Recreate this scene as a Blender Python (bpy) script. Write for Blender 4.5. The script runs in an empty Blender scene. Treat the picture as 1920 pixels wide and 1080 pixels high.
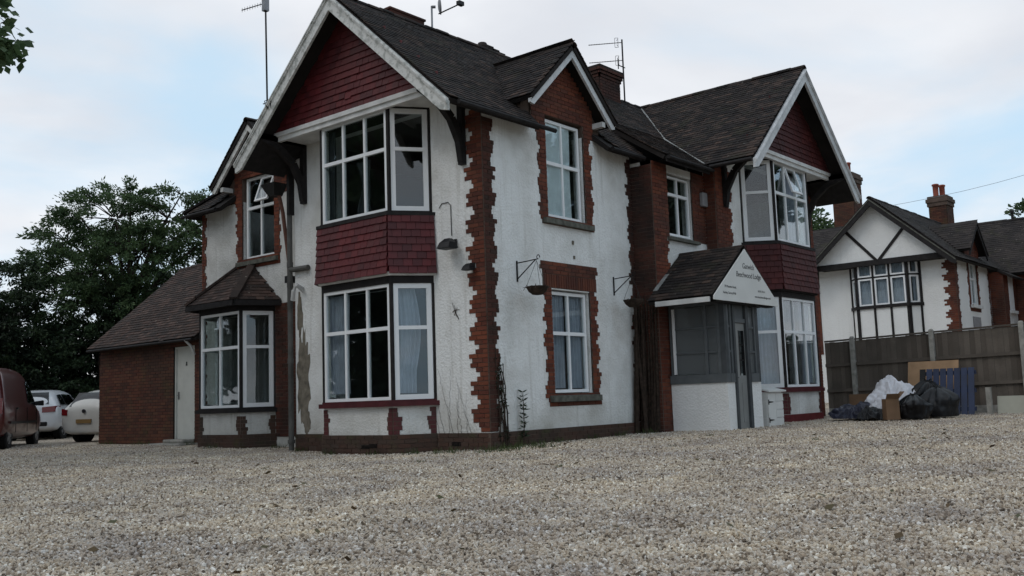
import bpy, math, random
import numpy as np
from mathutils import Vector, Matrix, Euler, noise
random.seed(7); RNG = np.random.default_rng(7)
S = bpy.context.scene
COL = S.collection
R = math.radians

# ------------------------------------------------------------------ camera, sky, sun, exposure
CAM = Vector((-11.90980402, -10.52515901, 0.74278431))
_f, _yaw, _pit, _rol = 1825.0767, 0.69707044, 0.11431964, -0.03466096
_d = Vector((math.cos(_pit)*math.cos(_yaw), math.cos(_pit)*math.sin(_yaw), math.sin(_pit)))
_r = _d.cross(Vector((0, 0, 1))).normalized(); _u = _r.cross(_d)
_r2 = math.cos(_rol)*_r + math.sin(_rol)*_u; _u2 = -math.sin(_rol)*_r + math.cos(_rol)*_u
camd = bpy.data.cameras.new('camera'); cam = bpy.data.objects.new('camera', camd); COL.objects.link(cam)
camd.sensor_width = 36.0; camd.lens = 36.0*_f/1920.0; camd.clip_start = 0.1; camd.clip_end = 2000
cam.matrix_world = Matrix(((_r2.x, _u2.x, -_d.x, CAM.x), (_r2.y, _u2.y, -_d.y, CAM.y), (_r2.z, _u2.z, -_d.z, CAM.z), (0, 0, 0, 1)))
S.camera = cam

SUN_EL, SUN_AZ = R(48), R(165)          # azimuth measured from +X towards +Y
world = bpy.data.worlds.new('World'); S.world = world; world.use_nodes = True
def build_sky():
    nt = world.node_tree; n = nt.nodes; l = nt.links; n.clear()
    out = n.new('ShaderNodeOutputWorld'); bg = n.new('ShaderNodeBackground'); bg.inputs['Strength'].default_value = 0.10
    sky = n.new('ShaderNodeTexSky'); sky.sky_type = 'NISHITA'; sky.sun_disc = False
    sky.sun_elevation = SUN_EL; sky.sun_rotation = math.pi/2 - SUN_AZ; sky.dust_density = 2.0
    tc = n.new('ShaderNodeTexCoord'); sep = n.new('ShaderNodeSeparateXYZ'); l.new(tc.outputs['Generated'], sep.inputs[0])
    zc = n.new('ShaderNodeMath'); zc.operation = 'MAXIMUM'; l.new(sep.outputs['Z'], zc.inputs[0]); zc.inputs[1].default_value = 0.0
    za = n.new('ShaderNodeMath'); za.operation = 'ADD'; l.new(zc.outputs[0], za.inputs[0]); za.inputs[1].default_value = 0.22
    dx = n.new('ShaderNodeMath'); dx.operation = 'DIVIDE'; l.new(sep.outputs['X'], dx.inputs[0]); l.new(za.outputs[0], dx.inputs[1])
    dy = n.new('ShaderNodeMath'); dy.operation = 'DIVIDE'; l.new(sep.outputs['Y'], dy.inputs[0]); l.new(za.outputs[0], dy.inputs[1])
    cmb = n.new('ShaderNodeCombineXYZ'); l.new(dx.outputs[0], cmb.inputs[0]); l.new(dy.outputs[0], cmb.inputs[1])
    def cloud(scale, loc, lo, hi):
        mp = n.new('ShaderNodeMapping'); mp.inputs['Location'].default_value = loc; l.new(cmb.outputs[0], mp.inputs['Vector'])
        nz = n.new('ShaderNodeTexNoise'); nz.inputs['Scale'].default_value = scale; nz.inputs['Detail'].default_value = 6; nz.inputs['Roughness'].default_value = 0.5
        nz.inputs['Distortion'].default_value = 0.3
        l.new(mp.outputs[0], nz.inputs['Vector'])
        mr = n.new('ShaderNodeMapRange'); mr.interpolation_type = 'SMOOTHSTEP'
        mr.inputs['From Min'].default_value = lo; mr.inputs['From Max'].default_value = hi; l.new(nz.outputs['Fac'], mr.inputs['Value'])
        return mr.outputs[0]
    cover = cloud(0.9, (6.1, 0.2, 2), 0.38, 0.60)
    tone = cloud(1.3, (7.0, 2.0, 1.0), 0.30, 0.72)
    white = n.new('ShaderNodeMix'); white.data_type = 'RGBA'
    white.inputs['A'].default_value = (7.3, 7.6, 8.2, 1); white.inputs['B'].default_value = (10.0, 10.2, 10.5, 1); l.new(tone, white.inputs['Factor'])
    thin = n.new('ShaderNodeMix'); thin.data_type = 'RGBA'; thin.inputs['Factor'].default_value = 0.80   # veil of thin cloud over the blue
    l.new(sky.outputs[0], thin.inputs['A']); thin.inputs['B'].default_value = (6.6, 8.9, 10.8, 1)
    mix = n.new('ShaderNodeMix'); mix.data_type = 'RGBA'
    l.new(cover, mix.inputs['Factor']); l.new(thin.outputs['Result'], mix.inputs['A']); l.new(white.outputs['Result'], mix.inputs['B'])
    l.new(mix.outputs['Result'], bg.inputs['Color']); l.new(bg.outputs[0], out.inputs[0])
build_sky()
sund = bpy.data.lights.new('sun', 'SUN'); sund.energy = 0.5; sund.angle = R(20); sund.color = (1.0, 0.96, 0.9)
sun = bpy.data.objects.new('sun', sund); COL.objects.link(sun)
sun.rotation_euler = Vector((-math.cos(SUN_EL)*math.cos(SUN_AZ), -math.cos(SUN_EL)*math.sin(SUN_AZ), -math.sin(SUN_EL))).to_track_quat('-Z', 'Y').to_euler()
S.view_settings.view_transform = 'Standard'; S.view_settings.look = 'None'; S.view_settings.gamma = 1.0
S.view_settings.use_curve_mapping = False; S.view_settings.exposure = 0.0
S.render.engine = 'CYCLES'; S.cycles.max_bounces = 8; S.cycles.transparent_max_bounces = 12

# ------------------------------------------------------------------ materials
def new_mat(name):
    m = bpy.data.materials.new(name); m.use_nodes = True
    nt = m.node_tree; b = nt.nodes['Principled BSDF']
    return m, nt, nt.nodes, nt.links, b
def ramp(n, stops, interp='LINEAR'):
    r = n.new('ShaderNodeValToRGB'); e = r.color_ramp; e.interpolation = interp
    while len(e.elements) < len(stops): e.elements.new(0.5)
    for el, (p, c) in zip(e.elements, stops):
        el.position = p; el.color = (c[0], c[1], c[2], 1) if len(c) == 3 else c
    return r
def tex_noise(n, l, scale, detail=4, rough=0.55, coord='Object', vec=None, mapping=None):
    t = n.new('ShaderNodeTexNoise'); t.inputs['Scale'].default_value = scale
    t.inputs['Detail'].default_value = detail; t.inputs['Roughness'].default_value = rough
    if vec is None:
        tc = n.new('ShaderNodeTexCoord'); vec = tc.outputs[coord]
    if mapping:
        mp = n.new('ShaderNodeMapping'); mp.inputs['Scale'].default_value = mapping; l.new(vec, mp.inputs['Vector']); vec = mp.outputs[0]
    l.new(vec, t.inputs['Vector'])
    return t
def worldpos(n):
    return n.new('ShaderNodeNewGeometry').outputs['Position']
def mixc(n, l, fac, a, b, mode='MIX'):
    m = n.new('ShaderNodeMix'); m.data_type = 'RGBA'; m.blend_type = mode
    for s, v in (('Factor', fac), ('A', a), ('B', b)):
        if isinstance(v, (int, float)): m.inputs[s].default_value = v
        elif isinstance(v, tuple): m.inputs[s].default_value = (v[0], v[1], v[2], 1)
        else: l.new(v, m.inputs[s])
    return m.outputs['Result']
def bump(n, l, b, height, strength, dist):
    bp = n.new('ShaderNodeBump'); bp.inputs['Strength'].default_value = strength; bp.inputs['Distance'].default_value = dist
    l.new(height, bp.inputs['Height']); l.new(bp.outputs[0], b.inputs['Normal'])
def rand01(n, l):
    oi = n.new('ShaderNodeObjectInfo'); ge = n.new('ShaderNodeNewGeometry')
    a = n.new('ShaderNodeMath'); a.operation = 'ADD'; l.new(oi.outputs['Random'], a.inputs[0]); l.new(ge.outputs['Random Per Island'], a.inputs[1])
    f = n.new('ShaderNodeMath'); f.operation = 'FRACT'; l.new(a.outputs[0], f.inputs[0])
    return f.outputs[0]
def simple(name, col, rough=0.6, var=0.25, scale=6.0, bmp=0.0, bscale=40.0, metal=0.0, spec=0.22):
    m, nt, n, l, b = new_mat(name)
    t = tex_noise(n, l, scale, vec=worldpos(n))
    lo = tuple(c*(1-var) for c in col); hi = tuple(min(1, c*(1+var)) for c in col)
    r = ramp(n, [(0.3, lo), (0.7, hi)]); l.new(t.outputs['Fac'], r.inputs[0]); l.new(r.outputs[0], b.inputs['Base Color'])
    b.inputs['Roughness'].default_value = rough; b.inputs['Metallic'].default_value = metal
    b.inputs['Specular IOR Level'].default_value = spec
    if bmp:
        t2 = tex_noise(n, l, bscale, vec=worldpos(n)); bump(n, l, b, t2.outputs['Fac'], bmp, 0.01)
    return m
def pieces_mat(name, stops, rough=0.85, stain=None, stain_scale=1.2, stain_amt=0.6, bmp=0.4, moss=None, spots=None, spec=0.3):
    """clay / wood pieces: each piece has its own tint from the ramp, plus stains spread over the whole field"""
    m, nt, n, l, b = new_mat(name)
    r = ramp(n, stops); l.new(rand01(n, l), r.inputs[0]); c = r.outputs[0]
    wp = worldpos(n)
    fine = tex_noise(n, l, 30, vec=wp); c = mixc(n, l, 0.35, c, mixc(n, l, fine.outputs['Fac'], (0.35, 0.35, 0.35), (1.3, 1.3, 1.3)), 'MULTIPLY')
    if stain:
        s = tex_noise(n, l, stain_scale, 5, vec=wp); rs = ramp(n, [(0.42, (0, 0, 0)), (0.68, (1, 1, 1))]); l.new(s.outputs['Fac'], rs.inputs[0])
        f = n.new('ShaderNodeMath'); f.operation = 'MULTIPLY'; l.new(rs.outputs[0], f.inputs[0]); f.inputs[1].default_value = stain_amt
        c = mixc(n, l, f.outputs[0], c, stain)
    if moss:
        s = tex_noise(n, l, 2.3, 6, vec=wp); rs = ramp(n, [(0.55, (0, 0, 0)), (0.70, (1, 1, 1))]); l.new(s.outputs['Fac'], rs.inputs[0])
        f = n.new('ShaderNodeMath'); f.operation = 'MULTIPLY'; l.new(rs.outputs[0], f.inputs[0]); f.inputs[1].default_value = 0.55
        c = mixc(n, l, f.outputs[0], c, moss)
    if spots:
        s = tex_noise(n, l, 9.0, 3, 0.7, vec=wp); rs = ramp(n, [(0.665, (0, 0, 0)), (0.71, (1, 1, 1))]); l.new(s.outputs['Fac'], rs.inputs[0])
        c = mixc(n, l, rs.outputs[0], c, spots)
    l.new(c, b.inputs['Base Color']); b.inputs['Roughness'].default_value = rough; b.inputs['Specular IOR Level'].default_value = spec
    if bmp: bump(n, l, b, fine.outputs['Fac'], bmp, 0.006)
    return m
M = {}
M['brick'] = pieces_mat('brick_red', [(0, (.095, .028, .018)), (.35, (.145, .038, .021)), (.7, (.185, .054, .027)), (1, (.12, .042, .028))], stain=(.032, .020, .017), stain_scale=0.9, stain_amt=0.7)
M['brick_soot'] = pieces_mat('brick_darker', [(0, (.060, .023, .016)), (.5, (.095, .030, .019)), (1, (.048, .024, .017))], stain=(.014, .011, .010), stain_amt=0.8)  # darker brick tones for entrance-side corners, return, left recess and chimneys
M['brick_old'] = pieces_mat('brick_old_garage', [(0, (.065, .028, .020)), (.4, (.098, .034, .022)), (.75, (.125, .048, .028)), (1, (.085, .042, .027))], stain=(.036, .026, .020), stain_scale=0.8, stain_amt=0.6, moss=(.060, .052, .022))
M['brick_plinth'] = pieces_mat('brick_plinth', [(0, (.056, .032, .024)), (.5, (.080, .040, .028)), (1, (.066, .044, .034))], stain=(.032, .028, .022), stain_amt=0.7, moss=(.05, .055, .02))
M['brick_painted'] = pieces_mat('brick_painted_maroon', [(0, (.085, .016, .019)), (1, (.105, .020, .022))], rough=0.6, stain=(.06, .03, .028), stain_amt=0.5)
M['mortar'] = simple('mortar', (.10, .072, .058), 0.95, 0.35, 3.0)
M['mortar_dark'] = simple('mortar_dark', (.030, .023, .020), 0.95, 0.35, 3.0)
M['hung'] = pieces_mat('hung_tile_maroon', [(0, (.066, .0085, .011)), (.45, (.096, .0105, .0135)), (.85, (.122, .014, .0165)), (1, (.085, .016, .017))], rough=0.6, stain=(.042, .012, .013), stain_amt=0.5, bmp=0.25, spec=0.4)
M['hung_old'] = pieces_mat('hung_tile_darker', [(0, (.052, .0098, .0108)), (.5, (.066, .0115, .012)), (1, (.084, .016, .0145))], rough=0.7, stain=(.028, .012, .012), stain_amt=0.6, bmp=0.25)
M['tile'] = pieces_mat('roof_tile_brown', [(0, (.015, .012, .012)), (.5, (.028, .022, .020)), (.82, (.048, .034, .029)), (1, (.075, .050, .040))], rough=0.9, stain=(.013, .012, .012), stain_amt=0.6, moss=(.030, .030, .018), spots=(.10, .095, .085), spec=0.2)
M['tile_red'] = pieces_mat('roof_tile_red', [(0, (.036, .027, .024)), (.5, (.056, .039, .033)), (.8, (.078, .048, .039)), (1, (.10, .066, .054))], rough=0.9, stain=(.034, .028, .025), stain_amt=0.5, spots=(.2, .18, .15), spec=0.2)
M['tile_far'] = pieces_mat('roof_tile_far', [(0, (.030, .026, .026)), (1, (.055, .046, .042))], rough=0.9, stain=(.02, .018, .018), moss=(.035, .035, .02), spots=(.2, .18, .16), spec=0.2)
M['underlay'] = simple('roof_underlay', (.020, .017, .016), 0.95, 0.3, 2.0)
def render_mat(name, base, dirt, dirt_amt=0.5, green=True):
    m, nt, n, l, b = new_mat(name); wp = worldpos(n)
    big = tex_noise(n, l, 1.1, 6, 0.6, vec=wp); rb = ramp(n, [(.45, (0, 0, 0)), (.78, (1, 1, 1))]); l.new(big.outputs['Fac'], rb.inputs[0])
    streak = tex_noise(n, l, 3.0, 5, 0.6, vec=wp, mapping=(2.6, 2.6, 0.16)); rs = ramp(n, [(.52, (0, 0, 0)), (.80, (1, 1, 1))]); l.new(streak.outputs['Fac'], rs.inputs[0])
    a = n.new('ShaderNodeMath'); a.operation = 'MAXIMUM'; l.new(rb.outputs[0], a.inputs[0]); l.new(rs.outputs[0], a.inputs[1])
    f = n.new('ShaderNodeMath'); f.operation = 'MULTIPLY'; l.new(a.outputs[0], f.inputs[0]); f.inputs[1].default_value = dirt_amt
    c = mixc(n, l, f.outputs[0], base, dirt)
    spot = tex_noise(n, l, 22, 3, vec=wp); rp = ramp(n, [(.66, (0, 0, 0)), (.72, (1, 1, 1))]); l.new(spot.outputs['Fac'], rp.inputs[0])
    f2 = n.new('ShaderNodeMath'); f2.operation = 'MULTIPLY'; l.new(rp.outputs[0], f2.inputs[0]); f2.inputs[1].default_value = 0.25
    c = mixc(n, l, f2.outputs[0], c, (dirt[0]*.7, dirt[1]*.7, dirt[2]*.7))
    if green:   # splash-back dirt in the lowest 60 cm
        sp = n.new('ShaderNodeSeparateXYZ'); l.new(wp, sp.inputs[0])
        mr = n.new('ShaderNodeMapRange'); mr.inputs['From Min'].default_value = 0.75; mr.inputs['From Max'].default_value = 0.15; l.new(sp.outputs['Z'], mr.inputs['Value'])
        g = tex_noise(n, l, 4, 5, vec=wp); mu = n.new('ShaderNodeMath'); mu.operation = 'MULTIPLY'; l.new(mr.outputs[0], mu.inputs[0]); l.new(g.outputs['Fac'], mu.inputs[1])
        mu2 = n.new('ShaderNodeMath'); mu2.operation = 'MULTIPLY'; l.new(mu.outputs[0], mu2.inputs[0]); mu2.inputs[1].default_value = 0.55
        c = mixc(n, l, mu2.outputs[0], c, (.22, .20, .13))
    l.new(c, b.inputs['Base Color']); b.inputs['Roughness'].default_value = 0.85; b.inputs['Specular IOR Level'].default_value = 0.25
    v = n.new('ShaderNodeTexVoronoi'); v.inputs['Scale'].default_value = 24; l.new(wp, v.inputs['Vector'])
    nz = tex_noise(n, l, 45, 3, vec=wp); ad = n.new('ShaderNodeMath'); ad.operation = 'ADD'; l.new(v.outputs['Distance'], ad.inputs[0]); l.new(nz.outputs['Fac'], ad.inputs[1])
    bump(n, l, b, ad.outputs[0], 0.45, 0.02)
    return m
M['render'] = render_mat('white_roughcast', (.75, .755, .745), (.33, .31, .27), 0.66)
M['render_dirty'] = render_mat('white_roughcast_flaking', (.60, .60, .585), (.22, .21, .185), 0.75)
M['render_far'] = render_mat('white_render_far', (.74, .74, .73), (.55, .54, .52), 0.35, green=False)
M['plaster_grey'] = simple('exposed_cement', (.17, .15, .12), 0.95, 0.4, 7, 0.5, 40)
M['upvc'] = simple('white_upvc', (.76, .77, .78), 0.35, 0.03, 3)
def chipped():
    m, nt, n, l, b = new_mat('chipped_white_paint'); wp = worldpos(n)
    a = tex_noise(n, l, 7, 6, 0.65, vec=wp); ra = ramp(n, [(.47, (0, 0, 0)), (.60, (1, 1, 1))]); l.new(a.outputs['Fac'], ra.inputs[0])
    c = mixc(n, l, ra.outputs[0], (.62, .62, .60), (.36, .37, .35))
    k = tex_noise(n, l, 16, 3, 0.6, vec=wp); rk = ramp(n, [(.69, (0, 0, 0)), (.72, (1, 1, 1))]); l.new(k.outputs['Fac'], rk.inputs[0])
    c = mixc(n, l, rk.outputs[0], c, (.06, .055, .05))
    l.new(c, b.inputs['Base Color']); b.inputs['Roughness'].default_value = 0.7; bump(n, l, b, a.outputs['Fac'], 0.4, 0.01)
    return m
M['barge'] = chipped()
M['barge_clean'] = simple('white_barge_paint', (.56, .57, .58), 0.6, 0.18, 5, 0.2, 20)
M['trim'] = simple('white_trim', (.60, .60, .59), 0.6, 0.15, 4)
M['timber'] = simple('black_timber', (.016, .014, .014), 0.7, 0.4, 8, 0.2, 30)
M['sill'] = simple('stone_sill', (.10, .10, .085), 0.9, 0.4, 9, 0.3, 50)
M['maroon'] = simple('maroon_paint', (.070, .015, .018), 0.55, 0.25, 6, 0.2, 30)
M['redpaint'] = simple('red_plinth_paint', (.11, .018, .020), 0.6, 0.25, 5, 0.2, 30)
M['greypaint'] = simple('grey_porch_paint', (.095, .103, .108), 0.55, 0.15, 5)
M['greydoor'] = simple('pale_grey_door', (.21, .215, .21), 0.5, 0.12, 3)
M['darkgrey'] = simple('dark_grey_paint', (.055, .060, .064), 0.55, 0.2, 5)
M['whitedoor'] = simple('offwhite_door', (.52, .53, .50), 0.6, 0.08, 3)
M['pipe_grey'] = simple('grey_pipe', (.085, .083, .077), 0.55, 0.3, 4)
M['pipe_white'] = simple('white_pipe', (.48, .48, .47), 0.5, 0.15, 4)
M['iron'] = simple('black_iron', (.014, .013, .013), 0.5, 0.3, 9)
M['copper'] = simple('rusty_pipe', (.12, .055, .04), 0.7, 0.4, 9)
M['steel'] = simple('galvanised_steel', (.22, .22, .23), 0.4, 0.25, 9, metal=0.6)
M['dishgrey'] = simple('dish_grey', (.25, .25, .26), 0.5, 0.15, 5)
M['concrete'] = simple('concrete', (.27, .26, .235), 0.9, 0.3, 8, 0.3, 40)
M['lead'] = simple('lead_mortar', (.24, .24, .23), 0.8, 0.3, 6)
M['dark_room'] = simple('room_walls', (.16, .155, .145), 0.9, 0.1, 1)
M['plastic_black'] = simple('black_plastic', (.012, .012, .013), 0.35, 0.3, 6)
M['terracotta'] = simple('terracotta_pot', (.26, .075, .05), 0.8, 0.25, 6)
M['signwhite'] = simple('sign_board', (.62, .62, .60), 0.55, 0.05, 2)
M['ink'] = simple('sign_lettering', (.055, .055, .055), 0.6, 0.1, 5)
M['cardboard'] = simple('cardboard', (.15, .092, .055), 0.85, 0.15, 5)
M['plywood'] = simple('plywood_tan', (.34, .215, .125), 0.75, 0.15, 4)
M['bluepaint'] = pieces_mat('blue_painted_wood', [(0, (.030, .042, .085)), (1, (.044, .060, .115))], rough=0.7, stain=(.03, .035, .05), stain_scale=3)
M['board_white'] = simple('white_board', (.62, .62, .60), 0.5, 0.05, 3)
M['board_grey'] = simple('grey_green_board', (.36, .355, .30), 0.6, 0.08, 3)
M['creeper_dead'] = simple('dead_creeper', (.036, .025, .019), 0.95, 0.5, 14)
M['moss'] = simple('moss', (.045, .055, .018), 0.95, 0.4, 12)
M['black'] = simple('void_black', (.004, .004, .004), 0.9, 0.1, 2)
def glass_mat(name, tint=(.86, .9, .9), ior=1.62, frost=0.0, wob=0.006):
    m, nt, n, l, b = new_mat(name); n.remove(b); out = n['Material Output']
    tr = n.new('ShaderNodeBsdfTransparent'); tr.inputs['Color'].default_value = (*tint, 1)
    gl = n.new('ShaderNodeBsdfGlossy'); gl.inputs['Roughness'].default_value = 0.02; gl.inputs['Color'].default_value = (.95, .97, 1, 1)
    lw = n.new('ShaderNodeLayerWeight'); lw.inputs['Blend'].default_value = 0.5
    pw = n.new('ShaderNodeMath'); pw.operation = 'POWER'; l.new(lw.outputs['Facing'], pw.inputs[0]); pw.inputs[1].default_value = 4.0
    r0 = ((ior-1)/(ior+1))**2; fr = n.new('ShaderNodeMath'); fr.operation = 'MULTIPLY_ADD'; l.new(pw.outputs[0], fr.inputs[0]); fr.inputs[1].default_value = 1-r0; fr.inputs[2].default_value = r0; fr.use_clamp = True
    mx = n.new('ShaderNodeMixShader'); l.new(fr.outputs[0], mx.inputs[0]); l.new(tr.outputs[0], mx.inputs[1]); l.new(gl.outputs[0], mx.inputs[2])
    t = tex_noise(n, l, 1.7, 2, vec=worldpos(n)); bp = n.new('ShaderNodeBump'); bp.inputs['Strength'].default_value = wob; bp.inputs['Distance'].default_value = 0.2
    l.new(t.outputs['Fac'], bp.inputs['Height']); l.new(bp.outputs[0], gl.inputs['Normal'])
    last = mx.outputs[0]
    if frost:
        df = n.new('ShaderNodeBsdfTranslucent'); df.inputs['Color'].default_value = (.45, .47, .48, 1)
        d2 = n.new('ShaderNodeBsdfDiffuse'); d2.inputs['Color'].default_value = (.22, .23, .235, 1)
        a = n.new('ShaderNodeMixShader'); a.inputs[0].default_value = 0.55; l.new(df.outputs[0], a.inputs[1]); l.new(d2.outputs[0], a.inputs[2])
        mx2 = n.new('ShaderNodeMixShader'); mx2.inputs[0].default_value = frost; l.new(last, mx2.inputs[1]); l.new(a.outputs[0], mx2.inputs[2]); last = mx2.outputs[0]
    l.new(last, out.inputs['Surface'])
    return m
M['glass'] = glass_mat('window_glass')
M['glass_porch'] = glass_mat('porch_glass_dusty', frost=0.68)
M['glass_car'] = glass_mat('car_glass', (.20, .22, .23), 1.5)
def cloth_mat(name, col, transl=0.35):
    m, nt, n, l, b = new_mat(name); out = n['Material Output']
    t = tex_noise(n, l, 5, vec=worldpos(n)); r = ramp(n, [(.3, tuple(c*.8 for c in col)), (.7, col)]); l.new(t.outputs['Fac'], r.inputs[0])
    l.new(r.outputs[0], b.inputs['Base Color']); b.inputs['Roughness'].default_value = 0.9; b.inputs['Specular IOR Level'].default_value = 0.1
    ts = n.new('ShaderNodeBsdfTranslucent'); l.new(r.outputs[0], ts.inputs['Color'])
    mx = n.new('ShaderNodeMixShader'); mx.inputs[0].default_value = transl; l.new(b.outputs[0], mx.inputs[1]); l.new(ts.outputs[0], mx.inputs[2]); l.new(mx.outputs[0], out.inputs['Surface'])
    return m
M['curtain'] = cloth_mat('lilac_grey_curtain', (.62, .64, .74))
M['curtain_dark'] = cloth_mat('dark_curtain', (.07, .075, .08), 0.1)
M['net'] = cloth_mat('pale_blind', (.90, .93, .96), 0.05)
M['sheet_plastic'] = cloth_mat('white_plastic_sheet', (.72, .73, .78), 0.25)
M['tarp_dark'] = simple('dark_blue_plastic', (.020, .022, .038), 0.4, 0.4, 8)
M['bag_black'] = simple('black_bag_plastic', (.006, .006, .007), 0.42, 0.3, 8)
M['bag_grey'] = simple('dark_grey_bag', (.013, .014, .016), 0.5, 0.3, 8)
def leaf_mat(name, stops, tr=0.3):
    m, nt, n, l, b = new_mat(name); out = n['Material Output']
    r = ramp(n, stops); l.new(rand01(n, l), r.inputs[0])
    big = tex_noise(n, l, 0.9, 3, vec=worldpos(n)); c = mixc(n, l, 0.6, r.outputs[0], mixc(n, l, big.outputs['Fac'], (.45, .5, .5), (1.35, 1.3, 1.1)), 'MULTIPLY')
    l.new(c, b.inputs['Base Color']); b.inputs['Roughness'].default_value = 0.6; b.inputs['Specular IOR Level'].default_value = 0.25
    ts = n.new('ShaderNodeBsdfTranslucent'); l.new(c, ts.inputs['Color'])
    mx = n.new('ShaderNodeMixShader'); mx.inputs[0].default_value = tr; l.new(b.outputs[0], mx.inputs[1]); l.new(ts.outputs[0], mx.inputs[2]); l.new(mx.outputs[0], out.inputs['Surface'])
    return m
M['leaf'] = leaf_mat('leaf_mid_green', [(0, (.045, .076, .036)), (.6, (.070, .118, .052)), (1, (.11, .155, .072))], .4)
M['leaf_dark'] = leaf_mat('leaf_dark_green', [(0, (.013, .023, .012)), (.6, (.024, .042, .020)), (1, (.050, .074, .036))], 0.15)
M['leaf_yew'] = leaf_mat('leaf_blackish_green', [(0, (.008, .014, .008)), (.6, (.012, .021, .011)), (1, (.022, .033, .015))], 0.1)
M['leaf_blue'] = leaf_mat('leaf_bluish_green', [(0, (.020, .038, .028)), (1, (.034, .062, .044))], 0.2)
M['bark'] = simple('bark', (.045, .036, .028), 0.95, 0.4, 10, 0.5, 20)
M['grass'] = leaf_mat('grass_green', [(0, (.035, .060, .018)), (1, (.075, .095, .035))])
def paint(name, col, rough=0.25, metal=0.0):
    m, nt, n, l, b = new_mat(name)
    t = tex_noise(n, l, 2.5, 4, vec=worldpos(n)); r = ramp(n, [(.3, tuple(c*.86 for c in col)), (.7, col)]); l.new(t.outputs['Fac'], r.inputs[0]); l.new(r.outputs[0], b.inputs['Base Color'])
    b.inputs['Roughness'].default_value = rough; b.inputs['Metallic'].default_value = metal; b.inputs['Coat Weight'].default_value = 0.5; b.inputs['Coat Roughness'].default_value = 0.08
    return m
M['car_white'] = paint('car_white', (.62, .64, .67)); M['car_white2'] = paint('car_white_dusty', (.58, .57, .54), 0.35)
M['car_maroon'] = paint('van_maroon', (.085, .012, .012), 0.3, 0.2)
M['tyre'] = simple('tyre', (.014, .014, .014), 0.85, 0.2, 8); M['rim'] = simple('alloy', (.35, .35, .36), 0.35, 0.1, 8, metal=0.7)
M['lamp_red'] = paint('tail_lamp_red', (.16, .008, .012), 0.15)
M['plate'] = simple('yellow_plate', (.22, .14, .06), 0.5, 0.1, 6)
M['badge'] = simple('badge_dark', (.03, .03, .035), 0.3, 0.2, 9)
def gravel_tone(n, l, big):
    mid = tex_noise(n, l, 2.4, 4, vec=worldpos(n)); r1 = ramp(n, [(.32, (.80, .80, .84)), (.52, (1.0, .99, .97)), (.72, (1.18, 1.15, 1.08))]); l.new(big.outputs['Fac'], r1.inputs[0])
    r2 = ramp(n, [(.34, (.82, .80, .80)), (.52, (1, 1, 1)), (.70, (1.14, 1.12, 1.06))]); l.new(mid.outputs['Fac'], r2.inputs[0])
    return mixc(n, l, 1.0, r1.outputs[0], r2.outputs[0], 'MULTIPLY')
def gravel_mats():
    m, nt, n, l, b = new_mat('gravel_stone')
    r = ramp(n, [(0, (.10, .080, .063)), (.10, (.24, .192, .148)), (.30, (.42, .352, .275)), (.56, (.52, .45, .365)), (.74, (.44, .40, .355)), (.91, (.59, .545, .48)), (1, (.80, .78, .73))])
    l.new(rand01(n, l), r.inputs[0])
    big = tex_noise(n, l, 0.55, 4, vec=worldpos(n)); c = mixc(n, l, 1.0, r.outputs[0], gravel_tone(n, l, big), 'MULTIPLY')
    l.new(c, b.inputs['Base Color']); b.inputs['Roughness'].default_value = 0.85; b.inputs['Specular IOR Level'].default_value = 0.3
    M['gravel'] = m
    m, nt, n, l, b = new_mat('gravel_ground'); wp = worldpos(n)
    v = n.new('ShaderNodeTexVoronoi'); v.inputs['Scale'].default_value = 42; l.new(wp, v.inputs['Vector'])
    sp = n.new('ShaderNodeSeparateColor'); l.new(v.outputs['Color'], sp.inputs[0])
    r = ramp(n, [(0, (.14, .115, .09)), (.2, (.26, .21, .165)), (.5, (.46, .39, .31)), (.85, (.53, .465, .385)), (1, (.72, .68, .61))]); l.new(sp.outputs[0], r.inputs[0])
    big = tex_noise(n, l, 0.55, 4, vec=wp); c = mixc(n, l, 1.0, r.outputs[0], gravel_tone(n, l, big), 'MULTIPLY')
    # beyond the yard the sheet turns to rough grass
    s = n.new('ShaderNodeSeparateXYZ'); l.new(wp, s.inputs[0])
    dist = n.new('ShaderNodeVectorMath'); dist.operation = 'DISTANCE'; l.new(wp, dist.inputs[0]); dist.inputs[1].default_value = (0, 0, 0)
    far = n.new('ShaderNodeMapRange'); far.inputs['From Min'].default_value = 34; far.inputs['From Max'].default_value = 37; l.new(dist.outputs['Value'], far.inputs['Value'])
    c = mixc(n, l, far.outputs[0], c, (.045, .06, .02))
    l.new(c, b.inputs['Base Color']); b.inputs['Roughness'].default_value = 0.9; b.inputs['Specular IOR Level'].default_value = 0.2
    inv = n.new('ShaderNodeMath'); inv.operation = 'SUBTRACT'; inv.inputs[0].default_value = 1; l.new(v.outputs['Distance'], inv.inputs[1])
    bump(n, l, b, inv.outputs[0], 0.9, 0.03)
    M['ground'] = m
gravel_mats()

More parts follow.
